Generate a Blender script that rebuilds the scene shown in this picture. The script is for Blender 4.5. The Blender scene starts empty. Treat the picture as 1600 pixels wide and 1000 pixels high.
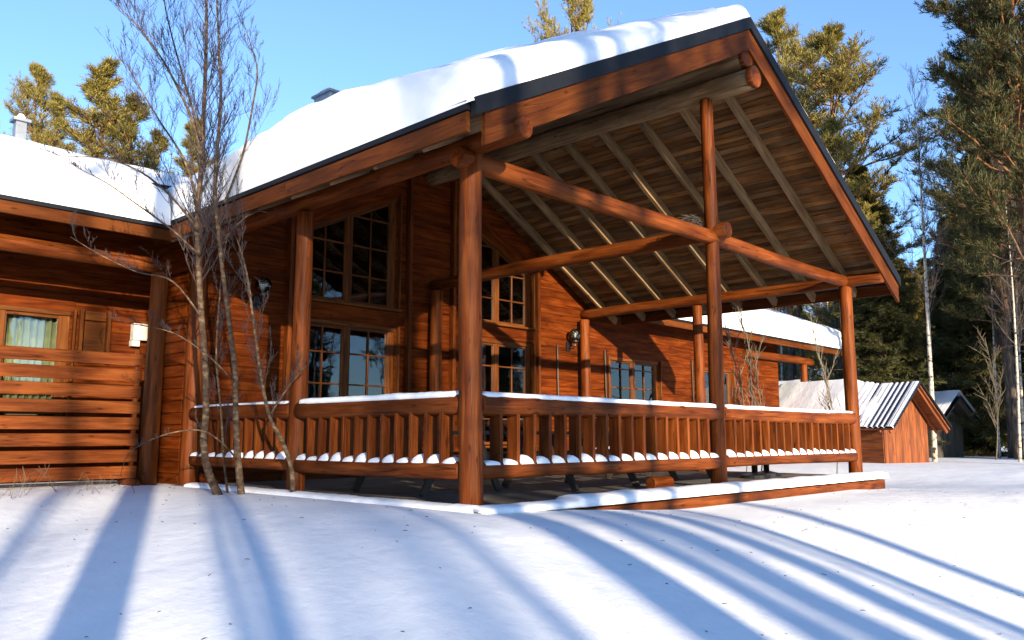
import bpy, math, random
from math import radians as R, sin, cos, pi
from mathutils import Vector, Matrix, noise as mn
random.seed(7)
S = bpy.context.scene
COL = S.collection
# ------------------------------------------------------------------ camera
CX, CY, CZ = -5.5444, -5.8517, 0.6082
YAW, PITCH, ROLL, FPX = 0.763, 0.1384, 0.0005, 1303.87
cd = bpy.data.cameras.new('camera'); cam = bpy.data.objects.new('camera', cd); COL.objects.link(cam)
cd.sensor_width = 36; cd.lens = FPX/1600*36; cd.clip_end = 2500; cd.clip_start = .05
fw = Vector((cos(YAW)*cos(PITCH), sin(YAW)*cos(PITCH), sin(PITCH)))
rt = Vector((sin(YAW), -cos(YAW), 0)); up = rt.cross(fw)
rt2 = rt*cos(ROLL)+up*sin(ROLL); up2 = up*cos(ROLL)-rt*sin(ROLL)
m = Matrix((rt2, up2, -fw)).transposed().to_4x4(); m.translation = (CX, CY, CZ)
cam.matrix_world = m; S.camera = cam
CAM = Vector((CX, CY, CZ))
def at(px, py, r):
    """the place seen at a photograph pixel, r metres away horizontally"""
    v = fw*FPX+rt2*(px-800)+up2*(500-py)
    return CAM+v*(r/math.hypot(v.x, v.y))
# ------------------------------------------------------------------ light
SUN_AZ, SUN_EL = R(65.3), R(10.2)          # direction the light travels towards / height
w = bpy.data.worlds.new('World'); S.world = w; w.use_nodes = True
nt = w.node_tree; bg = nt.nodes['Background']
sky = nt.nodes.new('ShaderNodeTexSky'); sky.sky_type = 'NISHITA'; sky.sun_disc = False
sky.sun_elevation = SUN_EL
# sky sun_rotation is measured clockwise from +Y; the sun stands at azimuth SUN_AZ+180
sky.sun_rotation = (pi/2-(SUN_AZ+pi)) % (2*pi)
sky.air_density = 1.0; sky.dust_density = 0.2; sky.ozone_density = 2.0; sky.altitude = 150
hsv = nt.nodes.new('ShaderNodeHueSaturation'); hsv.inputs['Saturation'].default_value = .76
nt.links.new(sky.outputs[0], hsv.inputs['Color']); tint = nt.nodes.new('ShaderNodeMix'); tint.data_type = 'RGBA'; tint.blend_type = 'MULTIPLY'; tint.inputs[0].default_value = 1
tint.inputs[7].default_value = (.77, 1.12, 1.66, 1)
nt.links.new(hsv.outputs[0], tint.inputs[6]); nt.links.new(tint.outputs[2], bg.inputs[0]); bg.inputs[1].default_value = 0.093
sl = bpy.data.lights.new('sun', 'SUN'); sl.energy = 5.0; sl.angle = R(0.5); sl.color = (1, .84, .62)
so = bpy.data.objects.new('sun', sl); COL.objects.link(so)
sd = Vector((cos(SUN_AZ)*cos(SUN_EL), sin(SUN_AZ)*cos(SUN_EL), -sin(SUN_EL)))
so.rotation_euler = sd.to_track_quat('-Z', 'Y').to_euler()
vs = S.view_settings; vs.view_transform = 'Standard'; vs.look = 'None'; vs.gamma = 1; vs.exposure = 1.45
vs.use_curve_mapping = False
# ------------------------------------------------------------------ materials
def newmat(name):
    mt = bpy.data.materials.new(name); mt.use_nodes = True
    n = mt.node_tree; b = n.nodes['Principled BSDF']
    return mt, n, b
def N(nt, typ, **k):
    x = nt.nodes.new(typ)
    for a, v in k.items():
        if a.startswith('_'): x.inputs[int(a[1:])].default_value = v
        else: setattr(x, a, v)
    return x
def ramp(nt, fac, stops):
    r = nt.nodes.new('ShaderNodeValToRGB'); e = r.color_ramp.elements
    while len(e) < len(stops): e.new(.5)
    for i, (p, c) in enumerate(stops):
        e[i].position = p; e[i].color = (*c, 1) if len(c) == 3 else c
    nt.links.new(fac, r.inputs[0]); return r.outputs[0]
def offset_coords(n, scale, rnd=True):
    tc = N(n, 'ShaderNodeTexCoord')
    mp = N(n, 'ShaderNodeMapping'); mp.inputs['Scale'].default_value = scale
    if rnd:
        oi = N(n, 'ShaderNodeObjectInfo')
        mu = N(n, 'ShaderNodeVectorMath', operation='SCALE'); mu.inputs['Scale'].default_value = 37.0
        cb = N(n, 'ShaderNodeCombineXYZ')
        for i in range(3): n.links.new(oi.outputs['Random'], cb.inputs[i])
        n.links.new(cb.outputs[0], mu.inputs[0])
        ad = N(n, 'ShaderNodeVectorMath', operation='ADD')
        n.links.new(tc.outputs['Object'], ad.inputs[0]); n.links.new(mu.outputs[0], ad.inputs[1])
        n.links.new(ad.outputs[0], mp.inputs[0])
    else: n.links.new(tc.outputs['Object'], mp.inputs[0])
    return mp.outputs[0]
def wood(name, dark, mid, light, rough=.55, vary=.25, knots=.6, bump=.25, spec=.4, wear=None, wear_amt=.5):
    mt, n, b = newmat(name); L = n.links
    v = offset_coords(n, (.9, 9, 9))
    n1 = N(n, 'ShaderNodeTexNoise'); n1.inputs['Scale'].default_value = 1.6; n1.inputs['Detail'].default_value = 6; n1.inputs['Distortion'].default_value = .6
    L.new(v, n1.inputs[0])
    v2 = offset_coords(n, (2.2, 70, 70))
    n2 = N(n, 'ShaderNodeTexNoise'); n2.inputs['Scale'].default_value = 1.5; n2.inputs['Detail'].default_value = 3; L.new(v2, n2.inputs[0])
    mx = N(n, 'ShaderNodeMath', operation='MULTIPLY_ADD'); L.new(n2.outputs[0], mx.inputs[0]); mx.inputs[1].default_value = .45
    L.new(n1.outputs[0], mx.inputs[2])
    c = ramp(n, mx.outputs[0], [(.42, dark), (.68, mid), (.95, light)])
    # knots
    v3 = offset_coords(n, (2.6, 7, 7))
    vo = N(n, 'ShaderNodeTexVoronoi'); vo.inputs['Scale'].default_value = 1.0; L.new(v3, vo.inputs[0])
    kf = ramp(n, vo.outputs['Distance'], [(.06, (knots,)*3), (.13, (0, 0, 0))])
    kc = N(n, 'ShaderNodeMix', data_type='RGBA'); L.new(kf, kc.inputs[0]); L.new(c, kc.inputs[6]); kc.inputs[7].default_value = (*[x*.35 for x in dark], 1)
    out = kc.outputs[2]
    if wear:
        v4 = offset_coords(n, (1.1, 3, 3)); n4 = N(n, 'ShaderNodeTexNoise'); n4.inputs['Scale'].default_value = 1.3; n4.inputs['Detail'].default_value = 5; L.new(v4, n4.inputs[0])
        wf = ramp(n, n4.outputs[0], [(.45, (0, 0, 0)), (.62, (wear_amt,)*3)])
        wc = N(n, 'ShaderNodeMix', data_type='RGBA'); L.new(wf, wc.inputs[0]); L.new(out, wc.inputs[6]); wc.inputs[7].default_value = (*wear, 1); out = wc.outputs[2]
    # drying cracks: long thin dark lines
    v5 = offset_coords(n, (.35, 14, 14)); n5 = N(n, 'ShaderNodeTexNoise'); n5.inputs['Scale'].default_value = 1.0; n5.inputs['Detail'].default_value = 1; L.new(v5, n5.inputs[0])
    cf = ramp(n, n5.outputs[0], [(.488, (0, 0, 0)), (.5, (.8,)*3), (.512, (0, 0, 0))])
    cc = N(n, 'ShaderNodeMix', data_type='RGBA'); L.new(cf, cc.inputs[0]); L.new(out, cc.inputs[6]); cc.inputs[7].default_value = (*[x*.25 for x in dark], 1)
    oi = N(n, 'ShaderNodeObjectInfo'); mr = N(n, 'ShaderNodeMapRange'); L.new(oi.outputs['Random'], mr.inputs[0])
    mr.inputs[3].default_value = 1-vary; mr.inputs[4].default_value = 1+vary
    hs = N(n, 'ShaderNodeHueSaturation'); L.new(mr.outputs[0], hs.inputs['Value']); L.new(cc.outputs[2], hs.inputs['Color'])
    L.new(hs.outputs[0], b.inputs['Base Color'])
    v6 = offset_coords(n, (.9, 1.6, 1.6)); n6 = N(n, 'ShaderNodeTexNoise'); n6.inputs['Scale'].default_value = 1.1; n6.inputs['Detail'].default_value = 4; L.new(v6, n6.inputs[0])
    m6 = N(n, 'ShaderNodeMapRange'); L.new(n6.outputs[0], m6.inputs[0]); m6.inputs[1].default_value = .3; m6.inputs[2].default_value = .7; m6.inputs[3].default_value = .68; m6.inputs[4].default_value = 1.3
    mm = N(n, 'ShaderNodeMath', operation='MULTIPLY'); L.new(mr.outputs[0], mm.inputs[0]); L.new(m6.outputs[0], mm.inputs[1]); L.new(mm.outputs[0], hs.inputs['Value'])
    rr = N(n, 'ShaderNodeMapRange'); L.new(n1.outputs[0], rr.inputs[0]); rr.inputs[3].default_value = rough-.15; rr.inputs[4].default_value = rough+.2
    L.new(rr.outputs[0], b.inputs['Roughness']); b.inputs['Specular IOR Level'].default_value = spec
    bp = N(n, 'ShaderNodeBump'); bp.inputs['Strength'].default_value = bump; bp.inputs['Distance'].default_value = .01
    L.new(mx.outputs[0], bp.inputs['Height']); L.new(bp.outputs[0], b.inputs['Normal'])
    return mt
M = {}
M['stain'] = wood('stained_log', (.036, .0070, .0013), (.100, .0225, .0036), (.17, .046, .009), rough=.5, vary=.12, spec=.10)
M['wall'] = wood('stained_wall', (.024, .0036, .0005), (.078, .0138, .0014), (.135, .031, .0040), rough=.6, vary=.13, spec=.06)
M['fascia'] = wood('stained_board', (.036, .0088, .0018), (.080, .0205, .0036), (.12, .034, .0068), rough=.6, vary=.12, spec=.08)
M['frame'] = wood('window_wood', (.04, .010, .002), (.09, .026, .005), (.14, .048, .010), rough=.45, vary=.08, knots=.2, spec=.12)
M['raw'] = wood('weathered_wood', (.075, .040, .018), (.165, .098, .046), (.26, .17, .088), spec=.12, rough=.75, vary=.22, knots=.8, wear=(.12, .08, .046), wear_amt=.6)
M['board'] = wood('roof_board_wood', (.045, .016, .005), (.125, .050, .015), (.21, .10, .032), spec=.08, rough=.75, vary=.4, knots=.9, wear=(.14, .09, .048), wear_amt=.7)
M['deck'] = wood('deck_wood', (.04, .035, .03), (.09, .078, .065), (.14, .12, .10), rough=.7, vary=.2, knots=.3)
M['dark'] = wood('dark_wood', (.02, .015, .012), (.045, .032, .024), (.07, .05, .04), rough=.6, vary=.1)
M['hut'] = wood('hut_wood', (.06, .013, .002), (.15, .036, .006), (.22, .065, .012), rough=.6, vary=.2)
M['grey'] = wood('grey_wood', (.022, .018, .013), (.05, .041, .028), (.08, .067, .046), rough=.8, vary=.2)
def plain(name, col, rough=.5, metal=0, spec=.5):
    mt, n, b = newmat(name); 
    nz = N(n, 'ShaderNodeTexNoise'); nz.inputs['Scale'].default_value = 9; nz.inputs['Detail'].default_value = 5
    tc = N(n, 'ShaderNodeTexCoord'); n.links.new(tc.outputs['Object'], nz.inputs[0])
    c = ramp(n, nz.outputs[0], [(.3, tuple(x*.8 for x in col)), (.7, tuple(min(1, x*1.15) for x in col))])
    n.links.new(c, b.inputs['Base Color']); b.inputs['Roughness'].default_value = rough
    b.inputs['Metallic'].default_value = metal; b.inputs['Specular IOR Level'].default_value = spec
    return mt
M['metal'] = plain('black_roof_metal', (.006, .007, .010), .6, 0, .2)
M['iron'] = plain('black_iron', (.015, .015, .017), .4, .4)
M['white'] = plain('white_plastic', (.50, .48, .42), .5)
M['galv'] = plain('galvanised_steel', (.22, .24, .27), .5, .5)
M['curtain'] = plain('cream_curtain', (.72, .62, .34), .9)
M['gcurtain'] = plain('green_curtain', (.30, .36, .08), .9)
M['room'] = plain('room_paint', (.16, .10, .06), .8)
M['nest'] = plain('nest_twigs', (.05, .04, .03), .95)
def snowmat():
    mt, n, b = newmat('snow'); L = n.links
    tc = N(n, 'ShaderNodeTexCoord')
    n1 = N(n, 'ShaderNodeTexNoise'); n1.inputs['Scale'].default_value = 1.3; n1.inputs['Detail'].default_value = 5; n1.inputs['Roughness'].default_value = .55
    n2 = N(n, 'ShaderNodeTexNoise'); n2.inputs['Scale'].default_value = 45; n2.inputs['Detail'].default_value = 4
    for x in (n1, n2): L.new(tc.outputs['Object'], x.inputs[0])
    c = ramp(n, n1.outputs[0], [(.3, (.74, .76, .79)), (.7, (.83, .835, .84))]); L.new(c, b.inputs['Base Color'])
    b.inputs['Roughness'].default_value = .75; b.inputs['Specular IOR Level'].default_value = .2
    b1 = N(n, 'ShaderNodeBump'); b1.inputs['Strength'].default_value = .5; b1.inputs['Distance'].default_value = .05; L.new(n1.outputs[0], b1.inputs['Height'])
    b2 = N(n, 'ShaderNodeBump'); b2.inputs['Strength'].default_value = .35; b2.inputs['Distance'].default_value = .006; L.new(n2.outputs[0], b2.inputs['Height']); L.new(b1.outputs[0], b2.inputs['Normal'])
    n3 = N(n, 'ShaderNodeTexNoise'); n3.inputs['Scale'].default_value = 9; n3.inputs['Detail'].default_value = 6; mp = N(n, 'ShaderNodeMapping'); mp.inputs['Scale'].default_value = (1, .45, 1); L.new(tc.outputs['Object'], mp.inputs[0]); L.new(mp.outputs[0], n3.inputs[0])
    b3 = N(n, 'ShaderNodeBump'); b3.inputs['Strength'].default_value = .4; b3.inputs['Distance'].default_value = .018; L.new(n3.outputs[0], b3.inputs['Height']); L.new(b2.outputs[0], b3.inputs['Normal'])
    L.new(b3.outputs[0], b.inputs['Normal'])
    return mt
M['snow'] = snowmat()
def glass():
    mt = bpy.data.materials.new('window_glass'); mt.use_nodes = True; n = mt.node_tree
    n.nodes.remove(n.nodes['Principled BSDF']); o = n.nodes['Material Output']
    t = N(n, 'ShaderNodeBsdfTransparent'); t.inputs[0].default_value = (.62, .68, .68, 1)
    g = N(n, 'ShaderNodeBsdfGlossy'); g.inputs['Roughness'].default_value = .02; g.inputs[0].default_value = (.9, .95, 1, 1)
    tc = N(n, 'ShaderNodeTexCoord'); nz = N(n, 'ShaderNodeTexNoise'); nz.inputs['Scale'].default_value = 1.6
    bp = N(n, 'ShaderNodeBump'); bp.inputs['Strength'].default_value = .06; bp.inputs['Distance'].default_value = .05
    n.links.new(tc.outputs['Object'], nz.inputs[0]); n.links.new(nz.outputs[0], bp.inputs['Height']); n.links.new(bp.outputs[0], g.inputs['Normal'])
    f = N(n, 'ShaderNodeFresnel'); f.inputs[0].default_value = 1.9
    mx = N(n, 'ShaderNodeMixShader'); n.links.new(f.outputs[0], mx.inputs[0]); n.links.new(t.outputs[0], mx.inputs[1]); n.links.new(g.outputs[0], mx.inputs[2])
    n.links.new(mx.outputs[0], o.inputs[0]); return mt
M['glass'] = glass()
def foliage(name, c0, c1, trans=.25):
    mt, n, b = newmat(name); L = n.links
    g = N(n, 'ShaderNodeNewGeometry'); oi = N(n, 'ShaderNodeObjectInfo')
    ad = N(n, 'ShaderNodeMath', operation='MULTIPLY_ADD'); L.new(oi.outputs['Random'], ad.inputs[0]); ad.inputs[1].default_value = .35
    mu = N(n, 'ShaderNodeMath', operation='MULTIPLY'); L.new(g.outputs['Random Per Island'], mu.inputs[0]); mu.inputs[1].default_value = .65; L.new(mu.outputs[0], ad.inputs[2])
    c = ramp(n, ad.outputs[0], [(0, c0), (1, c1)]); L.new(c, b.inputs['Base Color']); b.inputs['Roughness'].default_value = .65
    b.inputs['Specular IOR Level'].default_value = .3
    tr = N(n, 'ShaderNodeBsdfTranslucent'); L.new(c, tr.inputs[0]); mx = N(n, 'ShaderNodeMixShader'); mx.inputs[0].default_value = trans
    o = n.nodes['Material Output']; L.new(b.outputs[0], mx.inputs[1]); L.new(tr.outputs[0], mx.inputs[2]); L.new(mx.outputs[0], o.inputs[0])
    return mt
M['needle'] = foliage('pine_needles', (.05, .055, .014), (.36, .28, .06))
M['spruce'] = foliage('spruce_needles', (.028, .036, .011), (.11, .10, .028), .25)
def barkmat(name, stops, scale=(3, 3, 1.0), hi=None):
    mt, n, b = newmat(name); L = n.links; tc = N(n, 'ShaderNodeTexCoord')
    mp = N(n, 'ShaderNodeMapping'); mp.inputs['Scale'].default_value = scale; L.new(tc.outputs['Object'], mp.inputs[0])
    nz = N(n, 'ShaderNodeTexNoise'); nz.inputs['Scale'].default_value = 4; nz.inputs['Detail'].default_value = 6; L.new(mp.outputs[0], nz.inputs[0])
    c = ramp(n, nz.outputs[0], stops)
    if hi:
        sx = N(n, 'ShaderNodeSeparateXYZ'); L.new(tc.outputs['Object'], sx.inputs[0])
        mr = N(n, 'ShaderNodeMapRange'); L.new(sx.outputs[2], mr.inputs[0]); mr.inputs[1].default_value = 4; mr.inputs[2].default_value = 9
        mx = N(n, 'ShaderNodeMix', data_type='RGBA'); L.new(mr.outputs[0], mx.inputs[0]); L.new(c, mx.inputs[6])
        c2 = ramp(n, nz.outputs[0], hi); L.new(c2, mx.inputs[7]); c = mx.outputs[2]
    L.new(c, b.inputs['Base Color']); b.inputs['Roughness'].default_value = .85; b.inputs['Specular IOR Level'].default_value = .25
    bp = N(n, 'ShaderNodeBump'); bp.inputs['Strength'].default_value = .6; bp.inputs['Distance'].default_value = .03; L.new(nz.outputs[0], bp.inputs['Height']); L.new(bp.outputs[0], b.inputs['Normal'])
    return mt
M['pinebark'] = barkmat('pine_bark', [(.35, (.03, .023, .018)), (.65, (.12, .09, .07))], (4, 4, 1), [(.35, (.09, .035, .014)), (.65, (.24, .11, .045))])
M['birchbark'] = barkmat('birch_bark', [(.36, (.035, .028, .022)), (.42, (.30, .26, .21)), (.62, (.50, .45, .37))], (1.1, 1.1, 2.0))
M['stem'] = barkmat('young_birch_bark', [(.3, (.03, .018, .011)), (.52, (.085, .052, .030)), (.7, (.19, .135, .08))], (3, 3, 5))
M['twig'] = plain('dark_twigs', (.024, .014, .013), .6)
M['btwig'] = plain('brown_twigs', (.05, .034, .026), .7)
M['bush'] = plain('bush_twigs', (.09, .07, .042), .75)
# ------------------------------------------------------------------ helpers
def tag(o, label=None, cat=None, group=None, kind=None):
    if label: o['label'] = label
    if cat: o['category'] = cat
    if group: o['group'] = group
    if kind: o['kind'] = kind
    return o
def empty(name, loc=(0, 0, 0), rz=0, label=None, cat=None, group=None):
    o = bpy.data.objects.new(name, None); o.empty_display_size = .3; COL.objects.link(o)
    o.location = loc; o.rotation_euler = (0, 0, rz); return tag(o, label, cat, group)
class MB:
    def __init__(s): s.v = []; s.f = []
    def box(s, x0, x1, y0, y1, z0, z1):
        b = len(s.v); s.v += [(x, y, z) for x in (x0, x1) for y in (y0, y1) for z in (z0, z1)]
        s.f += [tuple(b+i for i in q) for q in ((0, 1, 3, 2), (4, 6, 7, 5), (0, 4, 5, 1), (2, 3, 7, 6), (0, 2, 6, 4), (1, 5, 7, 3))]
    def prism(s, prof, x0, x1):           # profile in (y,z), extruded along X
        b = len(s.v); n = len(prof)
        s.v += [(x0, y, z) for y, z in prof]+[(x1, y, z) for y, z in prof]
        s.f += [(b+i, b+(i+1) % n, b+n+(i+1) % n, b+n+i) for i in range(n)]
        s.f += [tuple(b+i for i in reversed(range(n))), tuple(b+n+i for i in range(n))]
    def tube(s, pts, rad, n=6, cap=True):
        b = len(s.v); pts = [Vector(p) for p in pts]; k = len(pts); u = None
        for i, p in enumerate(pts):
            d = (pts[min(i+1, k-1)]-pts[max(i-1, 0)])
            if d.length < 1e-9: d = Vector((0, 0, 1))
            d.normalize()
            if u is None: u = d.orthogonal().normalized()
            u = (u-d*u.dot(d)); u = u.normalized() if u.length > 1e-6 else d.orthogonal().normalized()
            w_ = d.cross(u)
            for j in range(n):
                a = 2*pi*j/n; s.v.append(tuple(p+(u*cos(a)+w_*sin(a))*rad[i]))
        for i in range(k-1):
            for j in range(n):
                a = b+i*n+j; c = b+i*n+(j+1) % n; s.f.append((a, c, c+n, a+n))
        if cap:
            s.f.append(tuple(b+j for j in reversed(range(n)))); s.f.append(tuple(b+(k-1)*n+j for j in range(n)))
    def mesh(s, name, mat, smooth=False):
        me = bpy.data.meshes.new(name); me.from_pydata(s.v, [], s.f)
        if mat: me.materials.append(mat)
        if smooth:
            me.polygons.foreach_set('use_smooth', [True]*len(me.polygons))
        me.update(); return me
def obj(name, me, parent=None, loc=None, rot=None):
    o = bpy.data.objects.new(name, me); COL.objects.link(o)
    if parent: o.parent = parent
    if loc: o.location = loc
    if rot: o.rotation_euler = rot
    return o
def kids(o): return [c for c in bpy.data.objects if c.parent == o]
CH = {}
def copy_tree(o, parent=None, children=None):
    c = o.copy(); COL.objects.link(c); c.parent = parent
    for ch in (children if children is not None else CH.get(o.name, [])): 
        k = ch.copy(); COL.objects.link(k); k.parent = c
    return c
cache = {}
def board_me(L, w_, h, mat, bev=.006):
    k = ('b', round(L, 3), w_, h, mat, bev)
    if k not in cache:
        b = MB(); y, z = w_/2, h/2; e = min(bev, y*.4, z*.4)
        prof = [(-y+e, -z), (y-e, -z), (y, -z+e), (y, z-e), (y-e, z), (-y+e, z), (-y, z-e), (-y, -z+e)]
        b.prism(prof, 0, L); cache[k] = b.mesh('board', M[mat])
    return cache[k]
def log_me(L, r0, r1, mat, seed=0, n=16, sq=1.0):
    k = ('l', round(L, 3), r0, r1, mat, seed, n, sq)
    if k not in cache:
        b = MB(); st = max(3, int(L/.25)); rg = random.Random(seed*77+int(L*100))
        ph = rg.random()*9; xs = [0, .012]+[L*i/st for i in range(1, st)]+[L-.012, L]
        for i, x in enumerate(xs):
            t = x/L; r = r0+(r1-r0)*t
            if i in (0, len(xs)-1): r -= .012
            for j in range(n):
                a = 2*pi*j/n
                rr = r*(1+.035*mn.noise(Vector((x*.9+ph, cos(a)*1.1, sin(a)*1.1)))+.02*mn.noise(Vector((x*3+ph, cos(a)*2, sin(a)*2))))
                ca, sa = cos(a), sin(a)
                if sq < 1: ca, sa = math.copysign(abs(ca)**sq, ca), math.copysign(abs(sa)**sq, sa)
                b.v.append((x, rr*ca+.012*sin(x*.8+ph), rr*sa+.01*sin(x*1.1+ph*2)))
        m_ = len(xs)
        for i in range(m_-1):
            for j in range(n):
                a = i*n+j; c = i*n+(j+1) % n; b.f.append((a, a+n, c+n, c))
        b.f.append(tuple(range(n))); b.f.append(tuple((m_-1)*n+j for j in reversed(range(n))))
        me = b.mesh('log', M[mat], True)
        for p in me.polygons:
            if len(p.vertices) > 4: p.use_smooth = False
        cache[k] = me
    return cache[k]
def lay(name, me, p0, p1, parent, roll=0, upv=(0, 0, 1)):
    """place a piece whose length runs along its own X from p0 towards p1"""
    p0, p1 = Vector(p0), Vector(p1); x = (p1-p0).normalized(); u = Vector(upv)
    if abs(x.dot(u)) > .99: u = Vector((0, 1, 0))
    y = u.cross(x).normalized(); z = x.cross(y)
    m_ = Matrix((x, y, z)).transposed().to_4x4()
    if roll: m_ = m_ @ Matrix.Rotation(roll, 4, 'X')
    m_.translation = p0
    o = obj(name, me, parent); o.matrix_basis = m_; return o
def board(name, p0, p1, w_, h, mat, parent, roll=0, bev=.006, upv=(0, 0, 1)):
    L = (Vector(p1)-Vector(p0)).length
    return lay(name, board_me(L, w_, h, mat, bev), p0, p1, parent, roll, upv)
def log(name, p0, p1, r0, r1, mat, parent, seed=0, sq=1.0, roll=0):
    L = (Vector(p1)-Vector(p0)).length
    return lay(name, log_me(L, r0, r1, mat, seed, sq=sq), p0, p1, parent, roll)
def sm(x, a=0, b=1):
    t = max(0, min(1, (x-a)/(b-a))); return t*t*(3-2*t)
# ------------------------------------------------------------------ ground
def ground_z(x, y):
    dx = max(-.6-x, 0); dy = max(-.7-y, 0)
    if x < -.6 and y > -.7: dx = min(-.6-x, math.hypot(-.6-x, max(0, 5.2-y)) if y < 5.2 else 0) if y > 5.2 else -.6-x; dy = 0
    d = math.hypot(dx, dy)
    if y > 5.2: d = 0
    elif x < -.6: d = min(d, 5.2-y)
    ze = -.05-.05*sm(x, -.8, .3)-.14*sm(x, .2, 3.4)*(1-sm(x, 11, 15))-.03*sm(x, 8, 9)*(1-sm(x, 10, 13))
    k = max(0, min(1, d/6.4))
    drop = .88*(.72*sm(k, .04, .92)+.28*(1-(1-k)**1.7))*(1-.97*sm(x, 5, 17))
    near = sm(d, 0, .9)
    z = ze+.02*near*(1-sm(d, 1.5, 4))-drop
    # the swell to the right of the porch
    z += .34*math.exp(-(((x-9.3)/2.9)**2+((y+3.6)/1.6)**2))
    z -= .12*math.exp(-(((x-11)/1.6)**2+((y-1.2)/1.6)**2))
    far = sm(math.hypot(x-4, y-4), 14, 40)
    z += (.035*mn.noise(Vector((x*.35, y*.35, 3)))+.015*mn.noise(Vector((x*1.1, y*1.1, 7))))*min(1, .15+d/2)
    z += far*.35*mn.noise(Vector((x*.06, y*.06, 1)))
    return z
def axis(lo, hi, dlo, dhi, step):
    a = []; x = dlo
    while x <= dhi: a.append(x); x += step
    g = step; x = dhi
    while x < hi: g *= 1.25; x += g; a.append(x)
    g = step; x = dlo
    while x > lo: g *= 1.25; x -= g; a.insert(0, x)
    return a
def grid(name, xs, ys, fz, mat, parent=None, skip=None):
    v = [(x, y, fz(x, y)) for y in ys for x in xs]; n = len(xs)
    f = [(j*n+i, j*n+i+1, (j+1)*n+i+1, (j+1)*n+i) for j in range(len(ys)-1) for i in range(n-1) if not (skip and skip(xs[i+1], ys[j+1]))]
    me = bpy.data.meshes.new(name); me.from_pydata(v, [], f); me.materials.append(mat)
    me.polygons.foreach_set('use_smooth', [True]*len(f)); me.update()
    return obj(name, me, parent)
g = grid('snow_ground', axis(-600, 600, -13, 26, .2), axis(-600, 600, -12, 8, .2), ground_z, M['snow']); tag(g, kind='structure')
# ------------------------------------------------------------------ the log cabin
cabin = empty('log_cabin', (0, 0, 0), 0, 'orange stained log cabin with a gabled open porch and deep snow on its roofs', 'cabin')
W9, YW = 9.2, 6.0
XL, XR, XM = -.64, 9.88, 4.6
ZL, ZA, ZR = 3.60, 6.36, 3.43
def zt(x): return ZL+(ZA-ZL)*(x-XL)/(XM-XL) if x < XM else ZA+(ZR-ZA)*(x-XM)/(XR-XM)
RD = (.145, .34)                       # roof board underside / rafter underside below the sheet
# posts
for nm, x, y, z1, r0, r1, sd_ in (('post', 0, 0, 3.40, .118, .112, 1), ('post', XM, 0, 5.36, .112, .088, 2), ('post', W9, 0, 3.26, .115, .108, 3),
                             ('post', 0, 3.03, 3.38, .112, .105, 4), ('post', W9, 3.03, 3.24, .11, .10, 5), ('post', -.02, 5.78, 3.36, .13, .12, 6),
                             ('post', -.55, 5.9, 2.92, .125, .115, 7), ('post', XM, 5.78, 3.30, .12, .11, 8), ('post', 9.02, 5.8, 3.2, .12, .11, 9),
                             ('post', 20.35, 5.9, 2.9, .12, .11, 10), ('post', -3.6, 5.9, 2.92, .125, .115, 11)):
    log(nm, (x, y, -.13), (x, y, z1), r0, r1, 'stain', cabin, sd_)
log('tie_beam', (-.2, -.005, 3.33), (W9+.12, -.005, 3.345), .105, .10, 'stain', cabin, 12)
log('binder_beam', (XM+.02, -.25, 3.44), (XM, 5.9, 3.42), .115, .105, 'stain', cabin, 13)
log('purlin', (0, -.74, 3.50), (0, 6.0, 3.49), .108, .112, 'stain', cabin, 14)
log('purlin', (W9, -.66, 3.35), (W9, 6.0, 3.35), .108, .112, 'stain', cabin, 15)
o = log('ridge_log', (XM, -.60, 5.80), (XM, 6.1, 5.84), .152, .15, 'raw', cabin, 16)
o = log('ridge_log', (XM+.03, -.70, 5.50), (XM, 6.1, 5.53), .148, .15, 'raw', cabin, 17)
for z, y in ((5.80, -.602), (5.50, -.702)):
    log('ridge_log_end', (XM+(.03 if z < 5.6 else 0), y-.05, z), (XM+(.03 if z < 5.6 else 0), y+.03, z), .158, .16, 'stain', cabin, 18)
# rafters and roof boards
def on_roof(x, dz): return (x, zt(x)-dz)
for y in (.08, .86, 1.64, 2.42, 3.2, 3.98, 4.76, 5.54):
    hz = (RD[0]+RD[1])/2+.003
    for xa, xb in ((XM+.02, XR-.06), (XM-.02, XL+.06)):
        board('rafter', (xa, y, zt(xa)-hz), (xb, y, zt(xb)-hz), .075, .165, 'raw', cabin)
bw = .112
for xa, xb in ((XM, XR), (XM, XL)):
    sl_ = Vector((xb-xa, 0, zt(xb)-zt(xa))); L = sl_.length; sl_.normalize(); n_ = int(L/bw)
    for i in range(n_):
        t = (i+.5)*bw; x = xa+sl_.x*t; z = zt(xa)+sl_.z*t-.118-random.random()*.004
        sg = 1 if xb > xa else -1
        ang = math.atan2(sl_.z, abs(sl_.x))
        lay('roof_board', board_me(6.62, bw-.006, .024, 'board', .004), (x, -.62, z), (x, 6.0, z), cabin, roll=(-ang if sg > 0 else ang)*-1*(-1))
# roof sheet
b = MB()
for xa, xb in ((XL, XM), (XM, XR)):
    q = [(xa, -.64), (xb, -.64), (xb, 13), (xa if xa == XM else XL, 6.0 if xa == XL else 13)]
    if xa == XL: q = [(XL, -.64), (XM, -.64), (XM, 12.4), (1.2, 12.4), (1.2, 8.0), (XL, 5.9)]
    else: q = [(XM, -.64), (XR, -.64), (XR, 5.9), (8.2, 8.0), (8.2, 12.4), (XM, 12.4)]
    k = len(b.v); n_ = len(q)
    b.v += [(x, y, zt(x)-.03) for x, y in q]+[(x, y, zt(x)-.10) for x, y in q]
    b.f.append(tuple(k+i for i in range(n_))); b.f.append(tuple(k+n_+i for i in reversed(range(n_))))
    b.f += [(k+i, k+n_+i, k+n_+(i+1) % n_, k+(i+1) % n_) for i in range(n_)]
obj('roof_sheet', b.mesh('roof_sheet', M['metal']), cabin)
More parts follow.
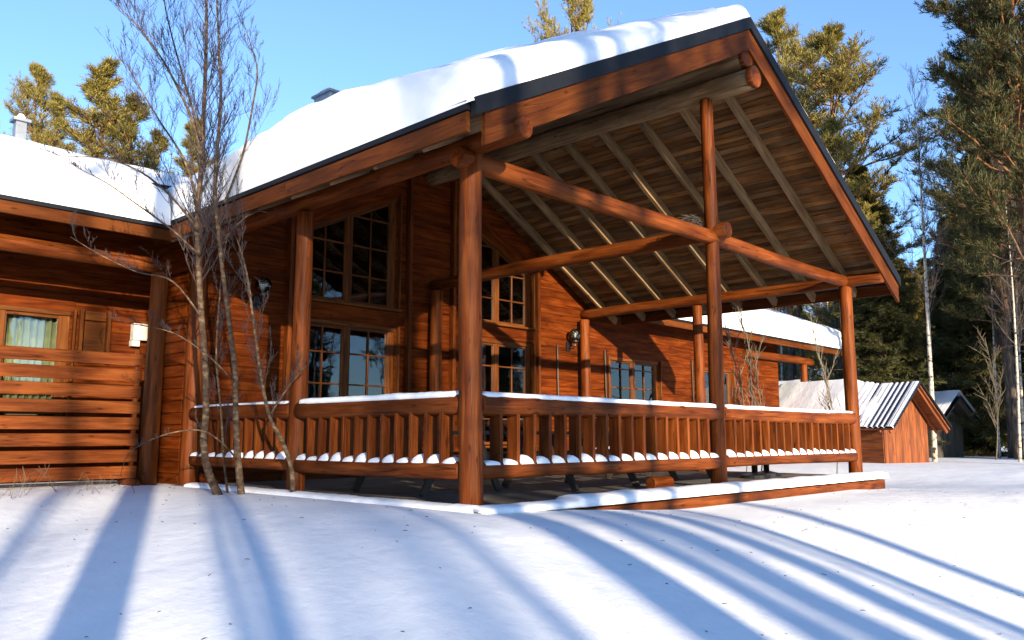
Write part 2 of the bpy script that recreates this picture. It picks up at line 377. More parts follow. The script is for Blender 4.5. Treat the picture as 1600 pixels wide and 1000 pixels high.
def rake(name, xa, xb, top, bot, y0, y1, mat, plumb=True):
    b = MB(); p = [(xa, zt(xa)-top), (xb, zt(xb)-top), (xb, zt(xb)-bot), (xa, zt(xa)-bot)]
    k = 0; b.v = [(x, y0, z) for x, z in p]+[(x, y1, z) for x, z in p]
    b.f = [(0, 1, 2, 3), (7, 6, 5, 4)]+[(i, 4+i, 4+(i+1) % 4, (i+1) % 4) for i in range(4)]
    me = b.mesh(name, M[mat])
    # give the mesh its own frame so that the grain follows the board
    d = Vector((xb-xa, 0, zt(xb)-zt(xa))).normalized(); yv = Vector((0, 1, 0)); zv = d.cross(yv)
    fr = Matrix((d, yv, zv)).transposed().to_4x4(); fr.translation = (xa, y0, zt(xa))
    me.transform(fr.inverted()); o = obj(name, me, cabin); o.matrix_basis = fr; return o
rake('rake_board', XM, XL+.14, .165, .47, -.69, -.645, 'fascia'); rake('rake_board', XM, XR-.03, .165, .47, -.688, -.643, 'fascia')
rake('rake_flashing', XM, XL, -.012, .16, -.725, -.65, 'metal'); rake('rake_flashing', XM, XR+.01, -.012, .16, -.723, -.652, 'metal')
board('eave_flashing', (XL-.02, -.64, ZL-.055), (XL-.02, 5.45, ZL-.055), .05, .09, 'metal', cabin)
board('eave_flashing', (XR+.02, -.64, ZR-.055), (XR+.02, 5.45, ZR-.055), .05, .09, 'metal', cabin)
board('eave_board', (XL, -.62, ZL-.20), (XL, 2.4, ZL-.20), .04, .19, 'fascia', cabin)
board('eave_board', (XL, 2.404, ZL-.20), (XL, 5.42, ZL-.20), .04, .19, 'fascia', cabin)
board('eave_board', (XR, -.62, ZR-.20), (XR, 5.42, ZR-.20), .04, .19, 'fascia', cabin)
# windows ------------------------------------------------------------
def window(x0, x1, zb, ztop, cols, rows, ymid, sashes=2, curtain=None, slope=None, mat='frame'):
    """ztop: function of x; a window part with its frame, sashes, bars and panes"""
    if slope != .53 or zb < 1: board('head_board', (x0-.06, ymid-.062, ztop(x0)+.075), (x1+.06, ymid-.062, ztop(x1)+.075), .03, .17, 'wall', cabin)
    wn = bpy.data.objects.new('window', None); COL.objects.link(wn); wn.parent = cabin
    wn.location = (x0, ymid, zb); wn.empty_display_size = .2
    T = lambda x: ztop(x)-zb
    W_ = x1-x0; f = .07
    board('jamb', (0+f/2, 0, 0), (f/2, 0, T(x0)-.002), .14, f, mat, wn)
    board('jamb', (W_-f/2, 0, 0), (W_-f/2, 0, T(x1)-.002), .14, f, mat, wn)
    board('sill', (-.05, -.09, -.02), (W_+.05, -.09, -.02), .22, .045, mat, wn)
    board('head', (0, -.001, T(x0)-f/2), (W_, -.001, T(x1)-f/2), .145, f, mat, wn)
    # outer casing
    board('casing', (-.05, -.085, -.02), (-.05, -.085, T(x0)+.02), .03, .10, mat, wn, roll=0)
    board('casing', (W_+.05, -.085, -.02), (W_+.05, -.085, T(x1)+.02), .03, .10, mat, wn)
    sw = (W_-2*f)/sashes
    for s in range(sashes):
        a = f+s*sw; bb = a+sw; fr = .055
        if s: board('mullion', (a, -.01, 0), (a, -.01, T(x0+a)-f), .12, .075, mat, wn)
        m0, m1 = a+.03, bb-.03
        board('sash', (m0+fr/2, .0, .03), (m0+fr/2, 0, T(x0+m0)-f), .05, fr, mat, wn); board('sash', (m1-fr/2, .0, .03), (m1-fr/2, 0, T(x0+m1)-f), .05, fr, mat, wn)
        board('sash', (m0, .001, .05), (m1, .001, .05), .05, fr, mat, wn); board('sash', (m0, .001, T(x0+m0)-f-.02), (m1, .001, T(x0+m1)-f-.02), .05, fr, mat, wn)
        for c in range(1, cols):
            x = m0+fr+(m1-m0-2*fr)*c/cols; board('muntin', (x, -.012, .06), (x, -.012, T(x0+x)-f-.03), .03, .026, mat, wn)
        hm = max(T(x0+m0), T(x0+m1))-f; hr = min(T(x0), T(x1))/rows if slope is None else slope
        z = hr
        while z < hm-.12:
            xs, xe = m0+fr, m1-fr
            if T(x0+xs)-f < z: # clip under the sloping head
                t = (z-(T(x0+xs)-f))/((T(x0+xe)-T(x0+xs)) or 1); xs = xs+(xe-xs)*t
            if T(x0+xe)-f < z:
                t = (z-(T(x0+xs)-f))/((T(x0+xe)-T(x0+xs)) or 1); xe = xs+(xe-xs)*t
            if xe-xs > .05: board('muntin', (xs, -.014, z), (xe, -.014, z), .03, .026, mat, wn)
            z += hr
        me = bpy.data.meshes.new('pane'); q = [(m0+fr*.5, .05), (m1-fr*.5, .05), (m1-fr*.5, T(x0+m1)-f-.01), (m0+fr*.5, T(x0+m0)-f-.01)]
        me.from_pydata([(x, .004, z) for x, z in q]+[(x, .010, z) for x, z in q], [], [(0, 1, 2, 3), (7, 6, 5, 4), (0, 4, 5, 1), (1, 5, 6, 2), (2, 6, 7, 3), (3, 7, 4, 0)]); me.materials.append(M['glass'])
        obj('pane', me, wn)
    if curtain:
        for cx0, cx1, cm in curtain:
            v = []; n_ = 40
            for i in range(n_+1):
                x = cx0-x0+(cx1-cx0)*i/n_; yy = .16+.035*sin(i*1.25)+.01*sin(i*2.9)
                v += [(x, yy, .03), (x, yy, T(x0+x)-.05)]
            me = bpy.data.meshes.new('curtain'); me.from_pydata(v, [], [(2*i, 2*i+2, 2*i+3, 2*i+1) for i in range(n_)]); me.materials.append(M[cm])
            me.polygons.foreach_set('use_smooth', [True]*n_); c = obj('curtain', me, wn)
            so_ = c.modifiers.new('thick', 'SOLIDIFY'); so_.thickness = .004
    return wn
openings = []       # (x0,x1,z0,z1fn) in wall y=6
lw = lambda x: 4.02+(x-1.75)*.47
rw = lambda x: 4.02+(7.42-x)*.47
const = lambda c: (lambda x: c)
openings += [(1.75, 3.78, 2.86, lw), (1.75, 3.78, .42, const(2.54)), (5.40, 7.42, 2.86, rw), (5.40, 7.42, .42, const(2.54)), (10.1, 12.15, 1.3, const(2.46)), (14.0, 15.85, 1.3, const(2.46)), (6.99, 7.0, 99, const(99))]
def wall_y(y, xa, xb, z0, roof, ops, th=.16, course=.178, mat='wall'):
    z = z0; i = 0
    while True:
        zc0, zc1 = z, z+course
        # span allowed by the roof
        xs = [xa+(xb-xa)*k/400 for k in range(401) if roof(xa+(xb-xa)*k/400)-.16 > zc0]
        if not xs: break
        segs = [(xs[0], xs[-1])]
        for ox0, ox1, oz0, ozf in ops:
            new = []
            for a, c in segs:
                zm = (zc0+zc1)/2
                if oz0-.02 >= zc1 or max(ozf(ox0), ozf(ox1)) <= zc0: new.append((a, c)); continue
                # x range of the opening that this course meets
                k = [ox0+(ox1-ox0)*t/60 for t in range(61) if oz0-.02 < zc1 and ozf(ox0+(ox1-ox0)*t/60) > zc0+.03]
                if not k: new.append((a, c)); continue
                p, q = k[0], k[-1]
                if p > a: new.append((a, min(c, p)))
                if q < c: new.append((max(a, q), c))
            segs = [s_ for s_ in new if s_[1]-s_[0] > .04]
        for a, c in segs:
            # courses are cut where they meet
            cuts = [a]; L = c-a
            if L > 6: cuts.append(a+L*(.35+.3*((i*7) % 5)/5))
            cuts.append(c)
            for p, q in zip(cuts, cuts[1:]):
                o = board('wall_log', (p+.002, y+.08, (zc0+zc1)/2), (q-.002, y+.08, (zc0+zc1)/2), th, course-.002, mat, cabin, bev=.008)
        z += course; i += 1
        if z > 7: break
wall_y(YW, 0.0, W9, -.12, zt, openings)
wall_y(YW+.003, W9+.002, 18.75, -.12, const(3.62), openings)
# casing between upper and lower windows, corner boards beside the middle column
for x0, x1 in ((1.75, 3.78), (5.40, 7.42)):
    for (zb, tf, rows) in ((2.86, lw if x0 < 4 else rw, 3), (.42, const(2.54), 4)):
        cur = []
        if x0 < 4: cur = [(x1-.62, x1-.1, 'gcurtain')] if zb < 1 else [(x1-.3, x1-.1, 'curtain')]
        else: cur = [(x1-.75, x1-.08, 'gcurtain')] if zb < 1 else [(x0+.15, x1-.9, 'curtain'), (x1-.6, x1-.08, 'curtain')]
        window(x0, x1, zb, tf, 2, rows, YW+.05, 2, cur, slope=.53)
    fx = (lw if x0 < 4 else rw); dz_ = .13 
    board('gable_head', (x0-.06, YW-.012, fx(x0-.06)+dz_), (x1+.06, YW-.012, fx(x1+.06)+dz_), .03, .30, 'wall', cabin)
    board('lintel_board', (x0-.05, YW-.03, 2.70), (x1+.05, YW-.03, 2.70), .05, .26, 'wall', cabin)
window(10.1, 12.15, 1.3, const(2.46), 2, 2, YW+.05, 2, [(11.5, 12.05, 'curtain')], slope=.45)
window(14.0, 15.85, 1.3, const(2.46), 1, 1, YW+.05, 2, [(14.1, 15.75, 'curtain')], slope=9)
for x, zt_ in ((4.05, 5.55), (5.14, 5.55), (7.58, 4.30), (1.58, 4.2)):
    board('corner_board', (x, YW-.045, -.1), (x, YW-.045, min(zt_, zt(x)-.4)), .07, .16, 'stain', cabin)
for x, z0, z1 in ((8.25, .4, 2.6), (9.95, .4, 2.6), (13.72, .5, 2.62), (16.9, .0, 3.3)):
    log('settling_rod', (x, YW-.05, z0), (x, YW-.05, z1), .018, .018, 'dark', cabin, 30)
board('sill_log', (0, YW-.02, 0.0), (W9, YW-.02, 0.0), .06, .2, 'wall', cabin)
# side wall of the main house seen through the left terrace, terrace back wall
def wall_x(x, ya, yb, z0, z1, course=.178):
    z = z0
    while z < z1:
        board('wall_log', (x, ya, z+course/2), (x, yb, z+course/2), .16, course-.003, 'wall', cabin, bev=.014); z += course
wall_x(.08, 6.17, 7.48, -.12, 4.3)
wall_x(18.67, 6.17, 10, -.12, 3.6)
YT = 7.5
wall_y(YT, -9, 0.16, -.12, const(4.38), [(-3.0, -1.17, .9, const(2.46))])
window(-3.0, -1.17, .9, const(2.46), 1, 1, YT+.05, 2, [(-2.02, -1.25, 'curtain')], slope=9)
board('shutter_frame', (-1.02, YT-.03, 1.7), (-1.02, YT-.03, 2.5), .05, .10, 'frame', cabin)
board('shutter_frame', (-.62, YT-.03, 1.7), (-.62, YT-.03, 2.5), .05, .10, 'frame', cabin)
board('shutter_board', (-.97, YT-.03, 2.42), (-.67, YT-.03, 2.42), .04, .14, 'frame', cabin)
board('shutter_board', (-.97, YT-.03, 2.05), (-.67, YT-.03, 2.05), .04, .56, 'frame', cabin)
# closed rooms behind the glass
for nm, bx in (('room_wall', (.2, 9.0, 11.8, 11.9, -.1, 6)), ('room_wall', (.17, .2, 6.2, 11.8, -.1, 3.7)), ('room_wall', (9.1, 9.15, 6.2, 11.8, -.1, 3.7)), ('room_floor', (.2, 18.6, 6.2, 11.8, -.1, -.05)),
               ('room_wall', (9.2, 18.6, 9.9, 10, -.1, 3.6)), ('room_ceiling', (9.2, 18.6, 6.2, 10, 3.2, 3.25)), ('room_wall', (-9, .1, 11.8, 11.9, -.1, 3.8)), ('room_floor', (-9, .1, 7.7, 11.8, -.1, -.05)), ('room_ceiling', (-9, .1, 7.7, 11.8, 3.2, 3.25)),
               ('room_wall', (-9.1, -9, 7.5, 11.9, -.1, 3.8))):
    b = MB(); b.box(*bx); obj(nm, b.mesh(nm, M['room']), cabin)
# deck
deck = bpy.data.objects.new('deck', None); COL.objects.link(deck); deck.parent = cabin
DZ = -.07
y = -.33
while y < 5.9:
    board('deck_plank', (-.24, y, DZ-.02), (9.5, y, DZ-.02), .13, .038, 'deck', deck, bev=.005); y += .136
x = -.2
for k in range(4):
    board('skirt_board', (-.16+k*2.41, -.37, DZ-.17), (-.16+(k+1)*2.41-.006, -.37, DZ-.17), .035, .23, 'stain', deck)
board('skirt_board', (-.2, 5.9, DZ-.15), (-.2, -.35, DZ-.15), .035, .2, 'deck', deck)
board('skirt_board', (9.47, -.35, DZ-.17), (9.47, 5.9, DZ-.17), .035, .23, 'stain', deck)
# railings
def railing(p0, p1, n, label=None, ext0=0, ext1=0, sd_=0):
    rg = bpy.data.objects.new('railing', None); COL.objects.link(rg); rg.parent = cabin
    p0, p1 = Vector(p0), Vector(p1); d = (p1-p0); L = d.length; d.normalize()
    rg.location = p0; rg.rotation_euler = (0, 0, math.atan2(d.y, d.x))
    log('top_rail', (-ext0, 0, .915), (L+ext1, 0, .918), .105, .104, 'stain', rg, 40+sd_, sq=.8)
    log('bottom_rail', (-ext0, 0, .275), (L+ext1, 0, .275), .088, .09, 'stain', rg, 50+sd_, sq=.7)
    for i in range(n):
        x = (i+1)*L/(n+1); h = .855+.006*random.random()
        o = lay('baluster', board_me(.56, .15, .042, 'stain', .004), (x, 0, .325), (x+random.uniform(-.004, .004), 0, .9), rg, upv=(1, 0, 0))
    return rg
rails = [((.11, 0), (XM-.11, 0), 17), ((XM+.11, 0), (W9-.11, 0), 17), ((0, .11), (0, 2.93), 11), ((0, 3.13), (0, 5.66), 9), ((W9, .11), (W9, 2.93), 11), ((W9, 3.13), (W9, 5.66), 9)]
for i, (a, c, n_) in enumerate(rails):
    railing((*a, 0), (*c, 0), n_, ext0=.03, ext1=.03, sd_=i)
# snow lying on the rails
def bumpy_strip(name, a, c, z0, wd, hgt, label, sides=8, seed=0, breaks=False):
    b = MB(); a, c = Vector((*a, z0)), Vector((*c, z0)); d = c-a; L = d.length; d.normalize(); sdv = Vector((-d.y, d.x, 0)); n_ = int(L/.04)
    for i in range(n_+1):
        x = L*i/n_; e = min(1, min(x, L-x)/.05+.15)
        h = hgt*e*(1+.22*mn.noise(Vector((x*2.5+seed, 0, seed)))+.12*mn.noise(Vector((x*14, seed, 0)))); ww = wd*(1+.14*mn.noise(Vector((x*5, seed, 4))))*(.6+.4*e)
        for j in range(sides+1):
            t = pi*j/sides; p = a+d*x+sdv*(cos(t)*ww)+Vector((0, 0, (sin(t)**.7)*h-(.022 if j in (0, sides) else 0)))
            b.v.append(tuple(p))
    k = sides+1
    b.f = [(i*k+j, (i+1)*k+j, (i+1)*k+j+1, i*k+j+1) for i in range(n_) for j in range(sides)]+[(i*k, i*k+sides, (i+1)*k+sides, (i+1)*k) for i in range(n_)]
    b.f += [tuple(reversed(range(k))), tuple(n_*k+j for j in range(k))]
    o = obj(name, b.mesh(name, M['snow'], True)); return tag(o, label, 'snow', kind='stuff')
lab = ['on the front handrail left of the centre post', 'on the front handrail right of the centre post', 'on the left handrail nearest the corner post', 'on the left handrail behind the bare young birch', 'on the far side handrail near the front', 'on the far side handrail by the wall']
for i, (a, c, n_) in enumerate(rails):
    bumpy_strip('handrail_snow', a, c, 1.008, .082, .034 if i != 2 else .045, 'thin line of snow '+lab[i], seed=i*3+1)
    b = MB(); a2, c2 = Vector((*a, 0)), Vector((*c, 0)); d = c2-a2; L = d.length; d.normalize(); sdv = Vector((-d.y, d.x, 0))
    for k in range(n_+1):
        x0 = (k)*L/(n_+1)+.022; x1 = (k+1)*L/(n_+1)-.022; hh = .022+.062*random.random()**.8; skew = .5*random.random()
        nn = 9; base = len(b.v)
        for ii in range(nn+1):
            t = ii/nn; x = x0+(x1-x0)*t; h = hh*max(.04, (sin(pi*(t**(1+skew))))**.55)
            for j in range(7):
                a_ = pi*j/6; p = a2+d*x+sdv*(cos(a_)*.085)+Vector((0, 0, .352+sin(a_)**.7*h-(.02 if j in (0, 6) else 0)))
                b.v.append(tuple(p))
        b.f += [(base+q*7+j, base+(q+1)*7+j, base+(q+1)*7+j+1, base+q*7+j+1) for q in range(nn) for j in range(6)]
    tag(obj('baluster_snow', b.mesh('baluster_snow', M['snow'], True)), 'snow lumps between the balusters '+lab[i].replace('handrail', 'railing'), 'snow', kind='stuff')
bumpy_strip('deck_snow', (-.24, -.27), (1.2, -.27), DZ-.005, .17, .05, 'thin snow on the front corner of the deck below the corner post', seed=23)
bumpy_strip('deck_snow', (1.1, -.27), (9.52, -.27), DZ-.005, .20, .088, 'rounded strip of snow along the front edge of the deck', seed=21)
bumpy_strip('deck_snow', (-.16, -.3), (-.16, 5.4), DZ-.005, .13, .055, 'thin strip of snow along the left edge of the deck', seed=27)
# left wing -------------------------------------------------------------
YE, ZE, SW, YR = 5.32, 3.52, .40, 9.2       # wing eave, slope, ridge
def wing(x0, x1, name):
    zr = ZE+SW*(YR-YE)
    b = MB(); prof = [(YE, ZE-.02), (YR, zr-.02), (YR+4, zr-1.62), (YR+4, zr-1.70), (YR, zr-.10), (YE, ZE-.10)]
    k = 0; b.prism(prof, x0, x1); obj('roof_sheet', b.mesh('roof_sheet', M['metal']), cabin)
    board('eave_flashing', (x0, YE-.02, ZE-.05), (x1, YE-.02, ZE-.05), .05, .09, 'metal', cabin)
    L = x1-x0; n_ = max(1, int(L/3.2))
    for i in range(n_): board('eave_board', (x0+L*i/n_+.002, YE, ZE-.175), (x0+L*(i+1)/n_-.002, YE, ZE-.175), .04, .155, 'fascia', cabin)
    y = YE+.06
    while y < 7.45:
        z = ZE+SW*(y-YE)-.125
        board('soffit_board', (x0+.02, y, z), (x1-.02, y, z), .117, .022, 'stain', cabin, roll=math.atan(SW)); y += .115
    if x1 > 15:
        board('rake_board', (x1-.01, YE, ZE-.18), (x1-.01, YR, zr-.18), .04, .2, 'fascia', cabin)
wing(-9.3, XL-.03, 'left'); wing(XR+.05, 22.8, 'right')
log('eave_beam', (-9, 5.9, 3.03), (-.42, 5.9, 3.03), .11, .105, 'stain', cabin, 60)
log('eave_beam', (16.5, 5.9, 3.0), (20.9, 5.9, 3.0), .12, .12, 'stain', cabin, 61)
# slatted screen
scr = bpy.data.objects.new('slat_screen', None); COL.objects.link(scr); scr.parent = cabin
for k in range(8):
    board('slat', (-8.9, 5.84, .12+k*.217), (-.74, 5.84, .125+k*.217), .03, .165, 'stain', scr, bev=.008)
for x in (-.79, -3.3, -6): board('screen_post', (x, 5.885, -.1), (x, 5.885, 1.79), .05, .07, 'stain', scr)
log('screen_foot', (-.80, 5.62, -.02), (-.80, 6.1, -.02), .06, .06, 'stain', scr, 62)
board('terrace_floor', (-9, 6.6, -.12), (0, 6.6, -.12), 1.7, .05, 'deck', cabin)
# roof snow ---------------------------------------------------------------
def edge(d, w_): # superellipse shoulder
    t = max(0, min(1, d/w_)); return (1-(1-t)**2.6)**(1/2.2)
def main_snow(x, y):
    dl, dr, df, db = x-(XL-.05), (XR+.05)-x, y+.70, 12.4-y
    T = .78-.24*sm(y, 1.5, 7)
    T *= .55+.45*sm(y, -.7, 2.2)
    if x > 7.5: T *= .8
    wb_ = .05*mn.noise(Vector((x*1.7, y*1.7, 8)))+.03*mn.noise(Vector((x*5, y*5, 8)))
    t = T*edge(dl+wb_*sm(dl, 0, .2), .42)*edge(dr+wb_*sm(dr, 0, .2), .5)*edge(df+wb_*2*sm(df, 0, .2), .75)*edge(db, .5)
    t *= 1+.07*mn.noise(Vector((x*.8, y*.45, 2)))+.055*mn.noise(Vector((x*1.6, y*2.0, 5)))+.02*mn.noise(Vector((x*4, y*5, 5)))
    rid = .10*math.exp(-((x-XM)/.8)**2)
    base = ZA-.02-math.sqrt((((ZA-zt(x)))**2)+.0) 
    return base+t-rid*sm(df, 0, .5)
def nonuni(a, b_, step, fine, wd):
    xs = [a]; x = a
    while x < b_-1e-6:
        d = min(x-a, b_-x); s_ = fine if d < wd else step
        x = min(b_, x+s_); xs.append(x)
    return xs
o = grid('roof_snow', nonuni(XL-.05, XR+.05, .14, .035, .5), nonuni(-.70, 12.4, .14, .04, .8), main_snow, M['snow'], skip=lambda x, y: y > 6 and (x < 3.4 or x > 6) and zt(x) < ZE+.40*(min(y, 9.2)-5.32)-.42); tag(o, 'deep rounded snow blanket on the main gable roof above the porch', 'snow', kind='stuff')
def wing_snow(x0, x1, T, hip=False):
    def f(x, y):
        df = y-(YE-.06); e = min(x-x0, x1-x)
        z = ZE+SW*(y-YE) if y < YR else ZE+SW*(YR-YE)-.42*(y-YR)
        t = T*edge(df, .36)*(edge(e, .7) if (x > 15 or x < -8) else 1)
        t *= 1+.10*mn.noise(Vector((x*.6, y*.6, 12)))+.04*mn.noise(Vector((x*2, y*2, 15)))
        if abs(y-YR) < 1.2: t -= .08*(1-abs(y-YR)/1.2)
        if x1 < 5: t += .22*sm(x, -2.6, -.5)*sm(df, .2, 2.0)
        return z+t-.02
    return f
tag(grid('roof_snow', nonuni(-9.35, 1.6, .16, .16, .5), nonuni(YE-.06, 13.2, .14, .035, .5), wing_snow(-9.35, 99, .50), M['snow'], skip=lambda x, y: x > XL+.05 and y < 6.2), 'thick snow blanket on the low left wing roof', 'snow', kind='stuff')
tag(grid('roof_snow', nonuni(8.6, 22.85, .16, .05, .8), nonuni(YE-.06, 13.2, .14, .035, .5), wing_snow(-99, 22.85, .60), M['snow'], skip=lambda x, y: x < XR+.12 and y < 6.2), 'thick snow blanket on the right wing roof behind the porch', 'snow', kind='stuff')
# chimneys
def chimney(x, y, z, wd, h, label):
    b = MB(); b.box(-wd/2, wd/2, -wd/2, wd/2, 0, h); b.box(-wd/2-.05, wd/2+.05, -wd/2-.05, wd/2+.05, h, h+.05)
    c = obj('chimney', b.mesh('chimney', M['galv']), cabin, (x, y, z)); c['label'] = label
    v = bumpy_strip('chimney_snow', (x-wd/2, y), (x+wd/2, y), z+h+.05, wd/2, .10, 'snow cap on the '+label, seed=int(x*5)+30)
chimney(4.55, 9.3, 6.0, .62, 2.06, 'metal chimney half sunk in the main roof snow')
chimney(-1.55, 9.4, 4.8, .16, 1.02, 'small grey vent pipe box on the left wing ridge')
# lanterns, meter box, nest -----------------------------------------------
def lantern(x, y, z, label):
    r = empty('wall_lantern', (x, y, z), 0, label, 'lamp', 'wall lanterns on the cabin')
    b = MB(); b.box(-.05, .05, -.03, 0, -.2, .0); b.tube([(0, -.02, -.12), (0, -.16, -.16), (0, -.22, -.10), (0, -.22, -.03)], [.014]*4, 8); obj('bracket', b.mesh('bracket', M['iron']), r)
    b = MB(); b.tube([(0, -.22, -.05), (0, -.22, -.02), (0, -.22, .02)], [.03, .075, .08], 16); obj('socket', b.mesh('socket', M['iron'], False), r)
    b = MB(); n_ = 10; b.tube([(0, -.22, .02+.13-.13*cos(pi*i/n_)) for i in range(n_+1)], [max(.004, .13*sin(pi*i/n_)) for i in range(n_+1)], 20); obj('globe', b.mesh('globe', M['glass'], True), r)
    b = MB(); b.tube([(0, -.22, .02), (0, -.22, .10), (0, -.22, .16)], [.02, .022, .035], 10); b.tube([(0, -.22, .175), (0, -.22, .185)], [.075, .075], 16); obj('bulb', b.mesh('bulb', M['white'], True), r)
lantern(1.02, YW-.01, 2.78, 'black bracket lantern with glass globe on the shaded wall left of the big windows')
lantern(8.62, YW-.01, 2.68, 'black bracket lantern with glass globe by the right house corner post under the porch roof')
r = empty('meter_box', (-.15, YT-.06, 2.12), 0, 'white plastic meter box with a small plug box on the left terrace wall', 'box')
b = MB(); b.box(-.13, .13, -.08, .04, -.02, .24); obj('housing', b.mesh('housing', M['white']), r)
b = MB(); b.box(-.14, -.02, -.07, .04, -.12, -.03); obj('plug_box', b.mesh('plug_box', M['white']), r)
b = MB(); b.box(-.12, -.05, -.05, .04, -.34, -.26); b.box(-.12, -.05, -.05, .04, -.58, -.50); obj('switch', b.mesh('switch', M['white']), r)
b = MB(); rg = random.Random(4)
for k in range(190):
    a = rg.random()*2*pi; t = rg.random(); rr = .06+.13*rg.random(); z = .015+.13*rg.random()
    p = Vector((cos(a)*rr, sin(a)*rr*.8, z)); d = Vector((-sin(a), cos(a), rg.uniform(-.5, .5)))*rg.uniform(.05, .12)
    b.tube([p-d, p+d*.1+Vector((0, 0, .01)), p+d], [.004, .005, .003], 3)
tag(obj('bird_nest', b.mesh('bird_nest', M['nest']), None, (4.22, .10, 3.42)), 'dark twig bird nest on the tie beam beside the centre post', 'nest')
# furniture on the porch ------------------------------------------------
def table(x, y, rz, label, L=1.8):
    r = empty('picnic_table', (x, y, DZ), rz, label, 'table', 'picnic tables on the porch')
    for k in range(5): board('top_board', (-L/2, -.34+k*.17, .72), (L/2, -.34+k*.17, .72), .155, .04, 'dark', r)
    for sx in (-1, 1):
        for sy in (-1, 1):
            board('leg', (sx*(L/2-.25), sy*.62, 0), (sx*(L/2-.25), sy*.22, .70), .04, .10, 'dark', r)
            
        board('cross_rail', (sx*(L/2-.29), -.75, .40), (sx*(L/2-.29), .75, .40), .04, .09, 'dark', r)
    for sy in (-1, 1):
        for k in range(2): board('seat_board', (-L/2, sy*(.66+k*.14), .45), (L/2, sy*(.66+k*.14), .45), .125, .035, 'dark', r)
    return r
table(1.35, 2.2, pi/2, 'dark picnic table on the deck behind the left railing')
table(3.3, 1.5, 0, 'dark picnic table on the deck behind the front railing, near the centre post')
table(6.2, 2.0, 0.1, 'dark picnic table on the deck right of the centre post')
for k, (x, y) in enumerate(((7.3, .9), (8.1, 1.1))):
    r = empty('bar_table', (x, y, DZ), 0, ('dark round-footed pedestal table behind the right half of the front railing', 'dark round-footed pedestal table nearest the right corner post')[k], 'table', 'pedestal tables on the porch')
    b = MB(); b.tube([(0, 0, 0), (0, 0, .05), (0, 0, .09)], [.26, .24, .05], 20); obj('foot', b.mesh('foot', M['iron']), r)
    b = MB(); b.tube([(0, 0, .08), (0, 0, .7)], [.05, .05], 12); obj('column', b.mesh('column', M['iron'], True), r)
    b = MB(); b.tube([(0, 0, .70), (0, 0, .73)], [.33, .33], 24); obj('table_top', b.mesh('table_top', M['dark']), r)
o = log('log_stump', (3.5, .35, DZ+.075), (3.9, .32, DZ+.075), .085, .085, 'stain', None, 70); tag(o, 'short round log lying on the deck behind the front railing', 'log')
# ------------------------------------------------------------------ small huts
def hut(base, az, Wd, L, hw, hr, label, mat, name, group=None, snowfull=False):
    r = empty(name, base, az, label, 'hut')          # local +X runs from the gable front back along the ridge
    H2 = Wd/2; ov = .27; pitch = (hr-hw)/H2
    n_ = int(Wd/.14)
    for i in range(n_):
        y = -H2+(i+.5)*Wd/n_; top = hw+(H2-abs(y))*pitch-.02
        board('gable_board', (0, y, -.3), (0, y, top), Wd/n_-.008, .025, mat, r, upv=(1, 0, 0))
        board('gable_board', (L, y, -.3), (L, y, top), Wd/n_-.008, .025, mat, r, upv=(1, 0, 0))
    for s in (-1, 1):
        m_ = int(L/.2)
        b = MB(); b.box(0.02, L-.02, s*H2-.02, s*H2+.02, -.3, hw); obj('side_wall', b.mesh('side_wall', M[mat]), r)
        eo = H2+ov; ez = hr-pitch*eo
        b = MB(); q = [(0, hr+.03), (s*eo, ez+.03), (s*eo, ez), (0, hr)]
        b.prism(q if s > 0 else q[::-1], -.55, L+.3); obj('roof_sheet', b.mesh('roof_sheet', M['metal']), r)
        m_ = int((L+.85)/.16)
        for i in range(m_+1):
            x = -.55+.16*i; board('roof_rib', (x, 0, hr+.04), (x, s*eo, ez+.04), .03, .04, 'metal', r)
        b = MB(); b.prism([(0, hr-.005), (s*eo, ez-.005), (s*eo, ez-.05), (0, hr-.05)] if s > 0 else [(0, hr-.05), (s*eo, ez-.05), (s*eo, ez-.005), (0, hr-.005)], -.5, L+.25)
        obj('soffit', b.mesh('soffit', M[mat]), r)
        for x in (-.4, -.1): board('rafter', (x, s*.05, hr-.11), (x, s*eo, ez-.11), .05, .09, mat, r)
        # snow: thin between the ribs at the front end and low down, a full blanket further back
        def f(u, v, s=s):
            return 0
        b = MB(); nx, ny = 90, 26; hw_ = eo
        for i in range(nx+1):
            x = -.53+(L+.8)*i/nx
            for j in range(ny+1):
                y = (eo+.02)*j/ny; z = hr+.03-pitch*y
                rib = abs(((x+.55)/.16) % 1-.5)*2
                full = sm(x+.5*mn.noise(Vector((x*2, y*2, 1))), .45, 1.9)*(1-.75*sm(y, .55*eo, .98*eo)) if not snowfull else .9
                t = .038+.05*mn.noise(Vector((x*3, y*3, s)))*0-.05*(rib > .72)*(1-full)+.20*full*edge(eo+.02-y, .25)*edge(L+.27-x, .3)
                t += .02*full*mn.noise(Vector((x*2, y*2, 9)))
                b.v.append((x, s*y, z+t))
        b.f = [((i*(ny+1)+j, (i+1)*(ny+1)+j, (i+1)*(ny+1)+j+1, i*(ny+1)+j+1) if s < 0 else (i*(ny+1)+j, i*(ny+1)+j+1, (i+1)*(ny+1)+j+1, (i+1)*(ny+1)+j)) for i in range(nx) for j in range(ny)]
        sn = obj('roof_snow', b.mesh('roof_snow', M['snow'], True), r); sn['kind'] = 'stuff'
    return r
hp = at(1418, 716, 25.3); hp.z = -.08
hut(hp, R(72), 1.8, 4.3, 1.18, 2.1, 'small orange wooden hut with black ribbed roof under thin snow behind the porch', 'hut', 'storage_hut')
hp2 = at(1484, 716, 33); hp2.z = -.05
hut(hp2, R(76), 1.8, 2.4, 1.3, 2.0, 'grey wooden hut with snowy roof behind the white birch trunk', 'grey', 'woodshed', snowfull=True)
hp3 = at(1245, 716, 33); hp3.z = -.05
